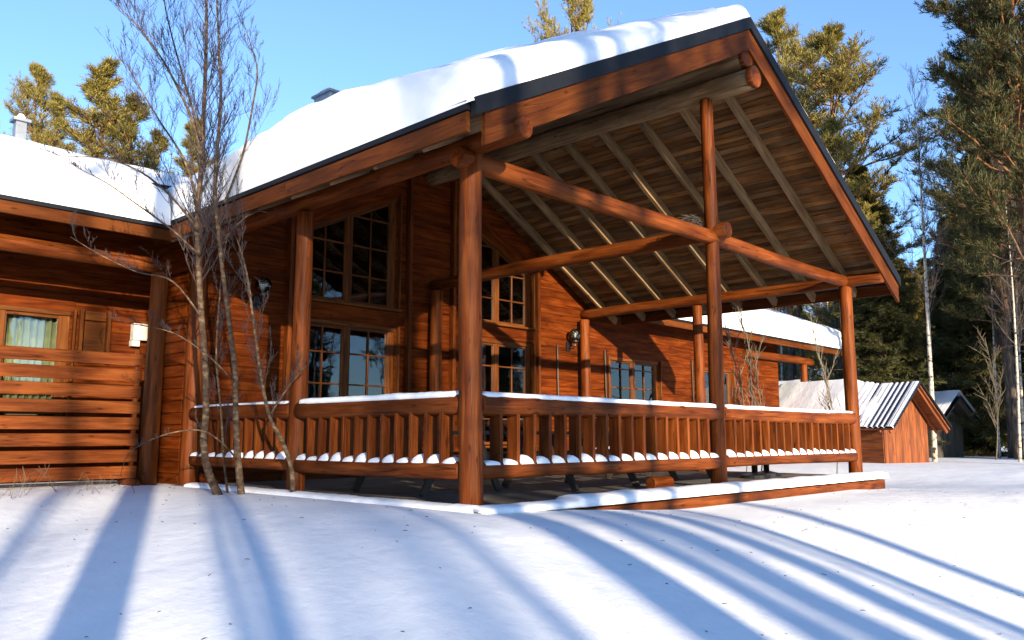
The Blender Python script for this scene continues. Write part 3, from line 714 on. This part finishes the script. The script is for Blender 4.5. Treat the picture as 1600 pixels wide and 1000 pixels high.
hut(hp3, R(70), 4.0, 7, 1.3, 2.5, 'low far hut under a smooth snow blanket seen past the end of the right wing', 'grey', 'outbuilding', snowfull=True)
# ------------------------------------------------------------------ trees
def rv(rg, s=1): return Vector((rg.uniform(-s, s), rg.uniform(-s, s), rg.uniform(-s, s)))
def needle_tuft(b, p, d, rg, size, n, bw_=.075):
    d = d.normalized(); u = d.orthogonal().normalized(); w_ = d.cross(u)
    a0 = rg.random()*6.28
    for k in range(n):
        a = a0+k*2*pi/n+rg.uniform(-.3, .3); sp = rg.uniform(.35, 1.1)
        t = (d+(u*cos(a)+w_*sin(a))*sp).normalized()*size*rg.uniform(.7, 1.2)
        s_ = t.cross(d); s_ = s_.normalized()*size*bw_ if s_.length > 1e-5 else u*size*bw_
        i = len(b.v); b.v += [tuple(p-s_*.6), tuple(p+s_*.6), tuple(p+t+s_), tuple(p+t-s_*.4)]
        b.f.append((i, i+1, i+2, i+3))
def pine_mesh(seed, H=18, base=.45, spread=2.6, r0=.17, dens=1.0, tuft=.20, shape='pine', nn=6):
    rg = random.Random(seed); tb = MB(); fb = MB(); print('pine', seed)
    lean = Vector((rg.uniform(-.02, .02), rg.uniform(-.02, .02), 0)); pts = []; rad = []
    n_ = 16
    for i in range(n_+1):
        t = i/n_; pts.append(Vector((lean.x*H*t+.12*sin(t*5+seed), lean.y*H*t+.10*sin(t*4+seed*2), H*t))); rad.append(max(.012, r0*(1-t)**.8*(1.25 if i == 0 else 1)))
    tb.tube(pts, rad, 9)
    def axis_at(z): 
        t = max(0, min(.999, z/H))*n_; i = int(t); return pts[i].lerp(pts[i+1], t-i)
    z = H*base
    while z < H*.99:
        t = (z/H-base)/(1-base)
        if shape == 'pine': L = spread*(.55+.75*sin(pi*min(1, t*.9+.12)))*(1-t**2.2)*rg.uniform(.6, 1.2)+.25
        elif shape == 'cone': L = spread*(1-t)**.8*rg.uniform(.45, 1.2)+.15
        else: L = spread*(1-t)**.85*rg.uniform(.75, 1.1)+.12
        nb = max(1, int(round({'pine': 2.0, 'cone': 2.4, 'spruce': 4.5}[shape]*dens)))
        for _ in range(nb):
            a = rg.random()*2*pi
            el = rg.uniform(.0, .35)+.5*t if shape != 'spruce' else rg.uniform(-.45, -.15)+.7*t
            d = Vector((cos(a), sin(a), math.tan(el))).normalized(); p = axis_at(z); bp = [p.copy()]; L_ = L*rg.uniform(.8, 1.15)
            k = 6
            for s_ in range(k):
                d = (d+rv(rg, .14)+Vector((0, 0, .07 if shape != 'spruce' else .05*(s_-1)))).normalized(); p = p+d*L_/k; bp.append(p.copy())
            tb.tube(bp, [max(.006, .012+.012*L_*(1-i/k)) for i in range(k+1)], 4, False)
            # side shoots
            for s_ in range(1, k+1):
                q = bp[s_]; fr = s_/k
                if shape == 'pine' and fr < .45: continue
                m_ = int((5 if shape != 'spruce' else 4)*dens+rg.random())
                for _ in range(m_):
                    sd_ = (Vector((rg.uniform(-1, 1), rg.uniform(-1, 1), rg.uniform(-.15, .6) if shape != 'spruce' else rg.uniform(-.6, .05)))+d*.6).normalized()
                    ll = (rg.uniform(.25, .75) if shape != 'spruce' else rg.uniform(.25, .6)*(1.1-t*.6))*min(1, L_)
                    e = q+sd_*ll; tb.tube([q, q+sd_*ll*.5+rv(rg, .03), e], [.008, .006, .004], 3, False)
                    tn = 4 if shape != 'spruce' else 5
                    for r_ in range(tn):
                        tt = (r_+1)/tn; pp = q+sd_*ll*tt+rv(rg, .05)
                        needle_tuft(fb, pp, sd_+Vector((0, 0, .45 if shape != 'spruce' else -.1))+rv(rg, .35), rg, tuft*rg.uniform(.7, 1.2), nn)
        z += rg.uniform(.16, .42)*(1.0 if shape != 'spruce' else .75)*(18/H)**.0
    # dead stubs below the crown
    for _ in range(14 if shape != 'spruce' else 20):
        z = H*rg.uniform(.12, base+.08); a = rg.random()*6.28; L_ = rg.uniform(.3, 1.3); p = axis_at(z); d = Vector((cos(a), sin(a), rg.uniform(-.3, .3)))
        tb.tube([p, p+d*L_*.5, p+d*L_+Vector((0, 0, -.1*L_))], [.018, .012, .004], 3, False)
    return tb, fb
protos = {}
for key, kw in {
    'pine_a': dict(seed=3, H=18, base=.50, spread=2.3, dens=1.0),
    'pine_b': dict(seed=11, H=19, base=.42, spread=2.6, dens=1.15),
    'pine_c': dict(seed=23, H=17, base=.60, spread=1.9, dens=.9),
    'pine_d': dict(seed=31, H=20, base=.27, spread=2.9, dens=1.7, tuft=.2),
    'spruce_a': dict(seed=41, H=16, base=.06, spread=2.1, shape='spruce', tuft=.20, r0=.15),
    'spruce_b': dict(seed=47, H=13, base=.04, spread=1.7, shape='spruce', tuft=.18, r0=.13),
    'young': dict(seed=59, H=12, base=.12, spread=2.1, dens=.9, r0=.11, tuft=.125, shape='cone')}.items():
    tb, fb = pine_mesh(**kw); sp = kw.get('shape') == 'spruce'
    print(key, len(tb.f), len(fb.f)); protos[key] = (tb.mesh('trunk', M['pinebark'], True), fb.mesh('crown', M['spruce' if sp or key == 'pine_d' else 'needle']), kw['H'])
def birch_mesh(seed, H=15, r0=.10, twigs=46, lowest=.35, depth=2, up_=.9):
    rg = random.Random(seed); tb = MB(); wb = MB(); pts = []; rad = []; n_ = 14
    for i in range(n_+1):
        t = i/n_; pts.append(Vector((.25*sin(t*3+seed), .22*sin(t*2.5+seed*3), H*t))); rad.append(max(.008, r0*(1-t)**.9))
    tb.tube(pts, rad, 9)
    def br(p, d, L, r, lv):
        k = 5; bp = [p.copy()]
        for s_ in range(k):
            d = (d+rv(rg, .16)+Vector((0, 0, .10))).normalized(); p = p+d*L/k; bp.append(p.copy())
        wb.tube(bp, [max(.003, r*(1-.85*i/k)) for i in range(k+1)], 3, False)
        if lv > 0:
            for s_ in range(1, k+1):
                for _ in range(2):
                    if rg.random() < .85:
                        br(bp[s_], (d+rv(rg, .75)+Vector((0, 0, .15))).normalized(), L*rg.uniform(.25, .5), r*.5, lv-1)
    for k in range(twigs):
        t = lowest+(1-lowest)*(k/twigs)**.9; i = min(n_-1, int(t*n_)); p = pts[i].lerp(pts[i+1], t*n_-i); a = rg.random()*6.28
        L = H*.17*(1.15-t)*rg.uniform(.6, 1.2)+.3
        br(p, Vector((cos(a), sin(a), up_+rg.random()*.6)).normalized(), L, .012+.012*(1-t), depth)
    return tb, wb
for key, kw in {'birch_a': dict(seed=5, H=16, r0=.13), 'birch_b': dict(seed=9, H=14, r0=.09, twigs=40)}.items():
    tb, wb = birch_mesh(**kw); protos[key] = (tb.mesh('trunk', M['birchbark'], True), wb.mesh('twigs', M['btwig']), kw['H'])
tb, wb = birch_mesh(seed=13, H=3.2, r0=.016, twigs=16, lowest=.25, depth=1, up_=1.4); protos['sapling'] = (tb.mesh('stem', M['bush'], True), wb.mesh('twigs', M['bush']), 3.2)
nm = {'pine_a': 'pine_tree', 'pine_b': 'pine_tree', 'pine_c': 'pine_tree', 'pine_d': 'pine_tree', 'young': 'pine_tree', 'spruce_a': 'spruce_tree', 'spruce_b': 'spruce_tree', 'birch_a': 'birch_tree', 'birch_b': 'birch_tree', 'sapling': 'sapling'}
def tree(key, x, y, H, rz, label, group=None, wid=1.0, tilt=0, z=None):
    tm, cm, h0 = protos[key]; s_ = H/h0
    r = empty(nm[key], (x, y, (ground_z(x, y) if z is None else z)-.1), rz, label, nm[key].replace('_tree', ' tree'), group)
    r.rotation_euler = (tilt, 0, rz)
    for n_, me in (('stem' if key == 'sapling' else 'trunk', tm), ('twigs' if 'birch' in key or key == 'sapling' else 'crown', cm)):
        o = obj(n_, me, r); o.scale = (s_*wid, s_*wid, s_)
    return r
def tree_px(key, px, ptop, r_, label, group=None, wid=1.0, tilt=0, rz=None):
    p = at(px, 700, r_); t = at(px, ptop, r_)
    return tree(key, p.x, p.y, t.z+.2, random.random()*6.28 if rz is None else rz, label, group, wid, tilt)
rg = random.Random(99)
# trees behind the left wing roof
G1 = 'sunlit pines beyond the left wing roof'
tree_px('young', 118, 92, 34, 'tall pointed golden-lit pine beyond the left wing roof', G1, 1.45)
tree_px('young', 190, 152, 33, 'shorter golden-lit pine right of the tall pointed one beyond the left wing', G1, 1.4)
tree_px('pine_b', 12, 88, 40, 'thin-topped pine at the far left edge beyond the wing roof', G1, .8)
tree_px('young', 52, 135, 38, 'small pale pine between the left edge and the tall pointed pine', G1, .9)
tree_px('young', 265, 182, 36, 'low pine top just showing behind the bare birch', G1, 1.1)
tree_px('young', 228, 205, 38, 'lowest pine top just above the left wing roof snow', G1, 1.2)
tree_px('pine_a', 902, -80, 33, 'pine crown rising behind the ridge of the main roof', None, .62)
# right side: the pines standing above the forest edge
tree_px('pine_a', 1243, 22, 38, 'sunlit pine nearest the porch gable, its crown high above the forest', None, 1.0, rz=1.0)
tree_px('pine_b', 1330, 42, 34, 'broad sunlit pine with bare orange trunk right of the porch gable', None, 1.25, rz=2.2)
tree_px('pine_d', 1630, -330, 25, 'huge dark pine filling the right edge with drooping boughs', None, .8)
tree_px('pine_d', 1590, -60, 31, 'dark bushy pine just left of the huge one at the right edge', None, .8)
tree_px('spruce_a', 1592, 60, 36, 'tall dense dark spruce behind the huge pine at the right edge', None, 1.3)
tree_px('spruce_a', 1512, 330, 38, 'dark spruce filling the gap right of the white birch', None, 1.4)
tree_px('spruce_b', 1425, 400, 44, 'small dark spruce left of the white birch', None, 1.4)
tree_px('spruce_a', 1376, 250, 33, 'dark spruce under the broad sunlit pine', None, 1.35)
tree_px('spruce_a', 1548, 235, 37, 'dark spruce with pale tips behind the leaning thin birches', None, 1.3)
tree_px('young', 1320, 330, 40, 'shaded bushy pine low behind the porch roof edge', None, 1.4)
tree_px('spruce_b', 1460, 400, 45, 'dark spruce behind the white birch trunk', None, 1.3)
tree_px('young', 1405, 330, 42, 'olive bushy pine left of the white birch', None, 1.3)
tree_px('birch_a', 1462, 110, 27, 'tall birch with bright white trunk standing by the grey hut', None, .82, tilt=0)
tree_px('birch_b', 1590, 235, 28, 'slender leaning birch in front of the dark spruce', None, .8, tilt=R(-2))
tree_px('birch_b', 1567, 300, 33, 'thin birch left of the slender leaning one', None, .8)
tree_px('birch_b', 1608, 260, 31, 'thin birch at the right edge of the picture', None, .9)
tree_px('pine_c', 1338, 60, 30, 'pine with a thick pale trunk right behind the corner post', None, .9) if False else None
tree_px('pine_c', 1338, 190, 31, 'pine with a thick sunlit grey trunk just right of the corner post', None, .9)
tree_px('pine_c', 1262, 230, 36, 'pine trunk standing behind the end of the right wing', None, .9)
tree_px('pine_c', 1535, 150, 36, 'pine with an orange-brown trunk among the birches', None, .95)
tree_px('pine_c', 1578, 120, 33, 'pine with a pale sunlit trunk near the right edge', None, .95)
# the forest behind: trunk next to trunk
G2 = 'pines and spruces of the forest behind the huts'
cnt = 0; spots = []
while cnt < 150:
    px = rg.uniform(1120, 1680); r_ = 38+75*rg.random()**1.3
    p = at(px, 700, r_)
    if any((p.x-a)**2+(p.y-b_)**2 < 4 for a, b_ in spots): continue
    spots.append((p.x, p.y)); cnt += 1
    k = rg.choice(['pine_a', 'pine_c', 'pine_c', 'pine_c', 'young', 'birch_b', 'birch_b', 'pine_a', 'pine_c'])
    lowtop = px > 1400 and px < 1500
    Hh = rg.uniform(9, 15)*(1 if not lowtop else .8) if k not in ('spruce_b', 'young') else rg.uniform(6, 11)
    Hh *= .75+.35*sm(r_, 40, 110)
    kind = {'pine_a': 'pine', 'pine_b': 'pine', 'pine_c': 'bare-stemmed pine', 'young': 'low bushy pine', 'spruce_a': 'tall spruce', 'spruce_b': 'small spruce', 'birch_b': 'thin birch'}[k]
    tree(k, p.x, p.y, Hh, rg.random()*6.28, kind+' standing in the forest behind the huts', G2+' - '+kind, rg.uniform(1.0, 1.5))
# trees beyond the left wing hidden low, a few more seen between boughs
# far-off wood closing the horizon
b = MB(); fb = MB()
for k in range(24):
    a = rg.uniform(-180, 180); r_ = rg.uniform(115, 190); p = CAM+Vector((cos(R(a)), sin(R(a)), 0))*r_; z0 = -.3; H = rg.uniform(9, 17)
    b.tube([(p.x, p.y, z0), (p.x, p.y, z0+H*.5), (p.x, p.y, z0+H)], [.16, .12, .02], 4, False)
    for j in range(60):
        t = rg.random(); rr = 2.6*(1-t)*rg.random()**.5+.2; aa = rg.random()*6.28; q = Vector((p.x+cos(aa)*rr, p.y+sin(aa)*rr, z0+H*(.15+.85*t)))
        needle_tuft(fb, q, rv(rg), rg, .75, 3, .16)
o = obj('far_wood', fb.mesh('far_wood', M['spruce'])); o2 = obj('far_wood_trunks', b.mesh('far_wood_trunks', M['pinebark']))
tag(o, 'far-off dark wood closing the horizon', 'forest', kind='stuff'); tag(o2, 'trunks of the far-off wood', 'forest', kind='stuff')
# trees behind and beside the photographer (their shadows and reflections are in the picture)
def shade(px, py, D, key, H, wid, label, gz=-.3):
    v = fw*FPX+rt2*(px-800)+up2*(500-py); s_ = (gz-CZ)/v.z; gpt = CAM+v*s_
    x = gpt.x-cos(SUN_AZ)*D; y = gpt.y-sin(SUN_AZ)*D
    tree(key, x, y, H, rg.random()*6.28, label, 'trees on the sunny side behind the photographer', wid)
SH = [(204, 870, 13.5, 'pine_c', 19, 1.3), (405, 880, 19, 'pine_c', 18, .62), (800, 850, 21, 'pine_c', 19, .7), (905, 870, 17, 'pine_c', 20, 1.0), (1025, 870, 32, 'pine_c', 19, 1.2),
      (1125, 870, 25, 'pine_c', 19, 1.2), (1215, 860, 24, 'pine_c', 20, 1.05), (1420, 830, 30, 'pine_c', 20, 1.0), (-60, 900, 24, 'pine_c', 19, .6), (90, 830, 60, 'birch_a', 17, .9), (620, 860, 68, 'birch_a', 18, .9), (560, 900, 50, 'birch_b', 15, .5), (1500, 880, 20, 'pine_c', 19, .7),
      (330, 850, 24, 'birch_a', 16, .7), (655, 850, 27, 'birch_a', 17, .6), (835, 850, 33, 'birch_b', 17, .8), (1060, 860, 29, 'birch_a', 16, .7), (1280, 850, 36, 'birch_b', 18, .9),
      (640, 900, 66, 'birch_a', 18, .9), (330, 960, 84, 'birch_b', 18, .8), (1180, 880, 70, 'birch_b', 17, 1)]
for i, a in enumerate(SH): shade(*a[:6], 'tree on the sunny side behind the photographer')
for k in range(4):
    a = R((228, 236, 256, 264)[k]); r_ = rg.uniform(75, 105); x = 4+cos(a)*r_; y = 3+sin(a)*r_
    tree(rg.choice(['pine_c', 'pine_a', 'birch_a', 'pine_c']), x, y, rg.uniform(14, 19), rg.random()*6.28, 'tree on the sunny side behind the photographer', 'trees on the sunny side behind the photographer', 1)
for k in range(12):
    a = R(rg.uniform(-64, -14)); r_ = rg.uniform(18, 36); x = 4+cos(a)*r_; y = -2+sin(a)*r_
    tree(rg.choice(['pine_b', 'pine_a', 'spruce_a', 'young', 'birch_a']), x, y, rg.uniform(9, 14), rg.random()*6.28, 'tree to the right behind the photographer', 'trees to the right behind the photographer', 1.1)
for k in range(6):
    x = 15+k*1.3+rg.uniform(-.5, .5); y = -13-rg.uniform(0, 11)
    tree(rg.choice(['pine_b', 'birch_a', 'young', 'pine_a']), x, y, rg.uniform(10, 15), rg.random()*6.28, 'tree to the right behind the photographer', 'trees to the right behind the photographer', 1.1)
# saplings and bushes
for i, (px, ptop, r_, lb) in enumerate(((1170, 462, 17, 'thin bare sapling in front of the right wing wall'), (1288, 495, 19, 'bare sapling with a dark stem left of the corner post'), (1148, 490, 18.5, 'smaller bare sapling beside the one at the right wing wall'))):
    tree_px('sapling', px, ptop, r_, lb, 'bare saplings by the right wing', .8)
for i in range(15):
    px = rg.uniform(1345, 1640); r_ = rg.uniform(29, 46); tree_px('sapling', px, rg.uniform(430, 640), r_, 'bare leafless sapling at the forest edge', 'bare saplings at the forest edge', 1.1, tilt=rg.uniform(-.25, .25))
# ------------------------------------------------------------------ the bare young birch in front of the porch
RB = 10.4
rg = random.Random(17)
bt = empty('young_birch', tuple(at(360, 775, RB)), 0, 'bare many-stemmed young birch with fine dark twigs in front of the left railing', 'tree')
wb = MB(); PX = RB/FPX/cos(.1)
def P(px, py, dr=0): return at(px, py, RB+dr)
def twig(p, d, L, r, lv, upw=.10):
    k = 5; bp = [p.copy()]
    for s_ in range(k):
        d = (d+rv(rg, .10)+Vector((0, 0, upw))).normalized(); p = p+d*L/k; bp.append(p.copy())
    wb.tube(bp, [max(.0018, .8*r*(1-.8*i/k)) for i in range(k+1)], 4 if r > .006 else 3, False)
    if lv > 0:
        for s_ in range(1, k+1):
            for _ in range(rg.choice([1, 1, 2])):
                twig(bp[s_], (d*.9+rv(rg, .7)+Vector((0, 0, .12))).normalized(), L*rg.uniform(.25, .5), r*.5, lv-1, upw)
def stem(name, pts, side, lowest=0, n_tw=30, Lm=1.1, lean=0):
    p3 = [P(a, c, d) for a, c, w_, d in pts]; rd = [w_*PX*.5 for a, c, w_, d in pts]
    # smooth resample
    q, rr = [], []
    for i in range(len(p3)-1):
        a0, a1, a2, a3 = p3[max(i-1, 0)], p3[i], p3[i+1], p3[min(i+2, len(p3)-1)]
        for s_ in range(5):
            t = s_/5; q.append(.5*((2*a1)+(-a0+a2)*t+(2*a0-5*a1+4*a2-a3)*t*t+(-a0+3*a1-3*a2+a3)*t**3)); rr.append((rd[i]*(1-t)+rd[i+1]*t)*(1+.05*rg.uniform(-1, 1)))
    q.append(p3[-1]); rr.append(rd[-1])
    # local frame: keep coordinates relative to the tree base
    b = MB(); off = Vector(bt.location); b.tube([v-off for v in q], rr, 9); o = obj(name, b.mesh(name, M['stem'], True), bt)
    for k in range(n_tw):
        t = lowest+(1-lowest)*(k+rg.random())/n_tw; f_ = t*(len(q)-1); i = min(len(q)-2, int(f_)); p = q[i].lerp(q[i+1], f_-i)
        d = (q[i+1]-q[i]).normalized(); sdv = rt2*rg.choice(side)*rg.uniform(.2, .62)+fw*rg.uniform(-.45, .45)
        hh = max(.35, 1.1-.6*t)
        twig(p-off, (d*rg.uniform(.7, 1.2)+sdv).normalized(), Lm*hh*rg.uniform(.4, 1.1), max(.004, rr[i]*.34), 2)
A = [(345, 782, 13, 0), (326, 738, 11, 0), (318, 690, 10, 0), (322, 640, 9.5, 0), (320, 560, 9, 0), (314, 480, 8.5, 0), (310, 400, 8, .05), (309, 330, 8, .1), (316, 250, 7.5, .1), (318, 180, 6.5, .1), (322, 80, 5, .15), (322, -20, 4, .2), (318, -120, 2.6, .2), (320, -190, 1.2, .2)]
stem('stem', A, (-1, 1), .40, 78, 1.1)
stem('stem', [(378, 782, 11, -.1), (371, 710, 9.5, -.1), (368, 640, 8.5, -.1), (367, 580, 8, -.1), (358, 500, 7, -.1), (350, 440, 6.5, -.1), (343, 380, 6, -.1), (336, 300, 5.5, -.1), (339, 240, 5, -.1), (345, 150, 4.2, -.1), (341, 50, 3.3, 0), (338, -40, 2.2, 0), (342, -110, 1.2, 0)], (-1, 1), .48, 52, 1.0)
stem('stem', [(458, 782, 9, -.3), (455, 730, 7, -.3), (441, 690, 6.5, -.3), (421, 650, 5.5, -.3), (410, 600, 4.8, -.3), (401, 540, 4.4, -.3), (392, 470, 3.6, -.3), (384, 420, 2.6, -.3), (370, 372, 1.4, -.3)], (-1, 1), .35, 16, .7)
stem('stem', [(357, 782, 4, .2), (350, 720, 3.6, .2), (345, 640, 3.2, .2), (338, 560, 3, .2), (342, 480, 2.6, .2), (350, 400, 2.2, .3), (362, 330, 1.6, .3)], (-1, 1), .2, 16, .6)
stem('branch', [(350, 318, 4, .0), (362, 290, 3.8, .05), (381, 235, 3.4, .1), (394, 170, 3, .1), (402, 112, 2.4, .1), (392, 70, 1.6, .1), (378, 30, 1, .1)], (-1, 1), .3, 14, .7)
stem('branch', [(316, 245, 4.5, 0), (297, 180, 4, -.1), (268, 118, 3.4, -.2), (238, 70, 2.6, -.3), (205, 30, 1.6, -.4), (180, 5, 1, -.4)], (-1, 1), .15, 22, .9)
stem('branch', [(314, 215, 4, 0), (292, 140, 3.4, .2), (272, 70, 2.6, .3), (258, 10, 1.8, .4), (250, -40, 1, .4)], (-1, 1), .15, 18, .8)
stem('branch', [(310, 320, 4, 0), (288, 250, 3.4, .2), (250, 190, 2.8, .4), (220, 140, 2, .5), (198, 100, 1, .5)], (-1, 1), .2, 18, .8)
stem('branch', [(310, 360, 3.8, 0), (270, 310, 3.2, -.3), (222, 270, 2.6, -.5), (165, 248, 1.8, -.7), (105, 245, 1, -.8)], (-1, 1), .15, 10, .5)
stem('branch', [(312, 400, 3.4, 0), (270, 360, 2.8, -.3), (215, 320, 2.2, -.5), (165, 285, 1.5, -.7), (120, 262, .8, -.8)], (-1, 1), .2, 9, .45)
stem('branch', [(318, 500, 3, 0), (270, 440, 2.4, -.3), (215, 425, 2, -.4), (160, 400, 1.4, -.5), (110, 370, .8, -.5)], (-1, 1), .2, 7, .45)
stem('branch', [(368, 600, 2.6, -.1), (330, 560, 2.2, -.3), (270, 520, 1.8, -.4), (200, 505, 1.2, -.5)], (-1, 1), .2, 6, .4)
stem('branch', [(372, 720, 2.6, -.1), (345, 690, 2.6, -.4), (310, 672, 2.2, -.5), (255, 680, 1.8, -.6), (205, 705, 1.2, -.7), (190, 735, .8, -.7)], (-1, 1), .2, 5, .3)
stem('branch', [(345, 380, 3, 0), (372, 350, 2.4, 0), (400, 330, 1.8, 0), (425, 335, 1, 0)], (-1, 1), .2, 6, .4)
stem('branch', [(421, 650, 3, -.3), (440, 620, 2.4, -.3), (462, 590, 1.8, -.4), (478, 572, 1, -.4)], (-1, 1), .2, 6, .35)
obj('twigs', wb.mesh('twigs', M['twig']), bt)
# dry stalks poking out of the snow below the screen
wb = MB(); rg = random.Random(5)
for k in range(34):
    p = Vector((rg.uniform(-4.6, -1.0), rg.uniform(4.6, 5.6), -.15)); twig(p, Vector((rg.uniform(-.8, .8), rg.uniform(-.3, .3), .9)).normalized(), rg.uniform(.15, .42), .003, 1, .02)
tag(obj('dry_stalks', wb.mesh('dry_stalks', M['bush'])), 'dry plant stalks poking from the snow below the slatted screen', 'dry plants', kind='stuff')

# needles, bark flakes and twig bits lying on the snow
wb = MB(); rg = random.Random(8)
for k in range(420):
    x = rg.uniform(-5, 9); y = rg.uniform(-4.5, 5)
    if x > -.5 and y > -.6: continue
    z = ground_z(x, y)+.004; a = rg.random()*6.28; L_ = rg.uniform(.005, .022); d = Vector((cos(a), sin(a), rg.uniform(0, .15)))*L_
    wb.tube([Vector((x, y, z))-d, Vector((x, y, z+.003)), Vector((x, y, z))+d], [.002, .003, .0015], 3)
tag(obj('forest_litter', wb.mesh('forest_litter', M['twig'])), 'needles and twig bits scattered on the foreground snow', 'twigs', kind='stuff')
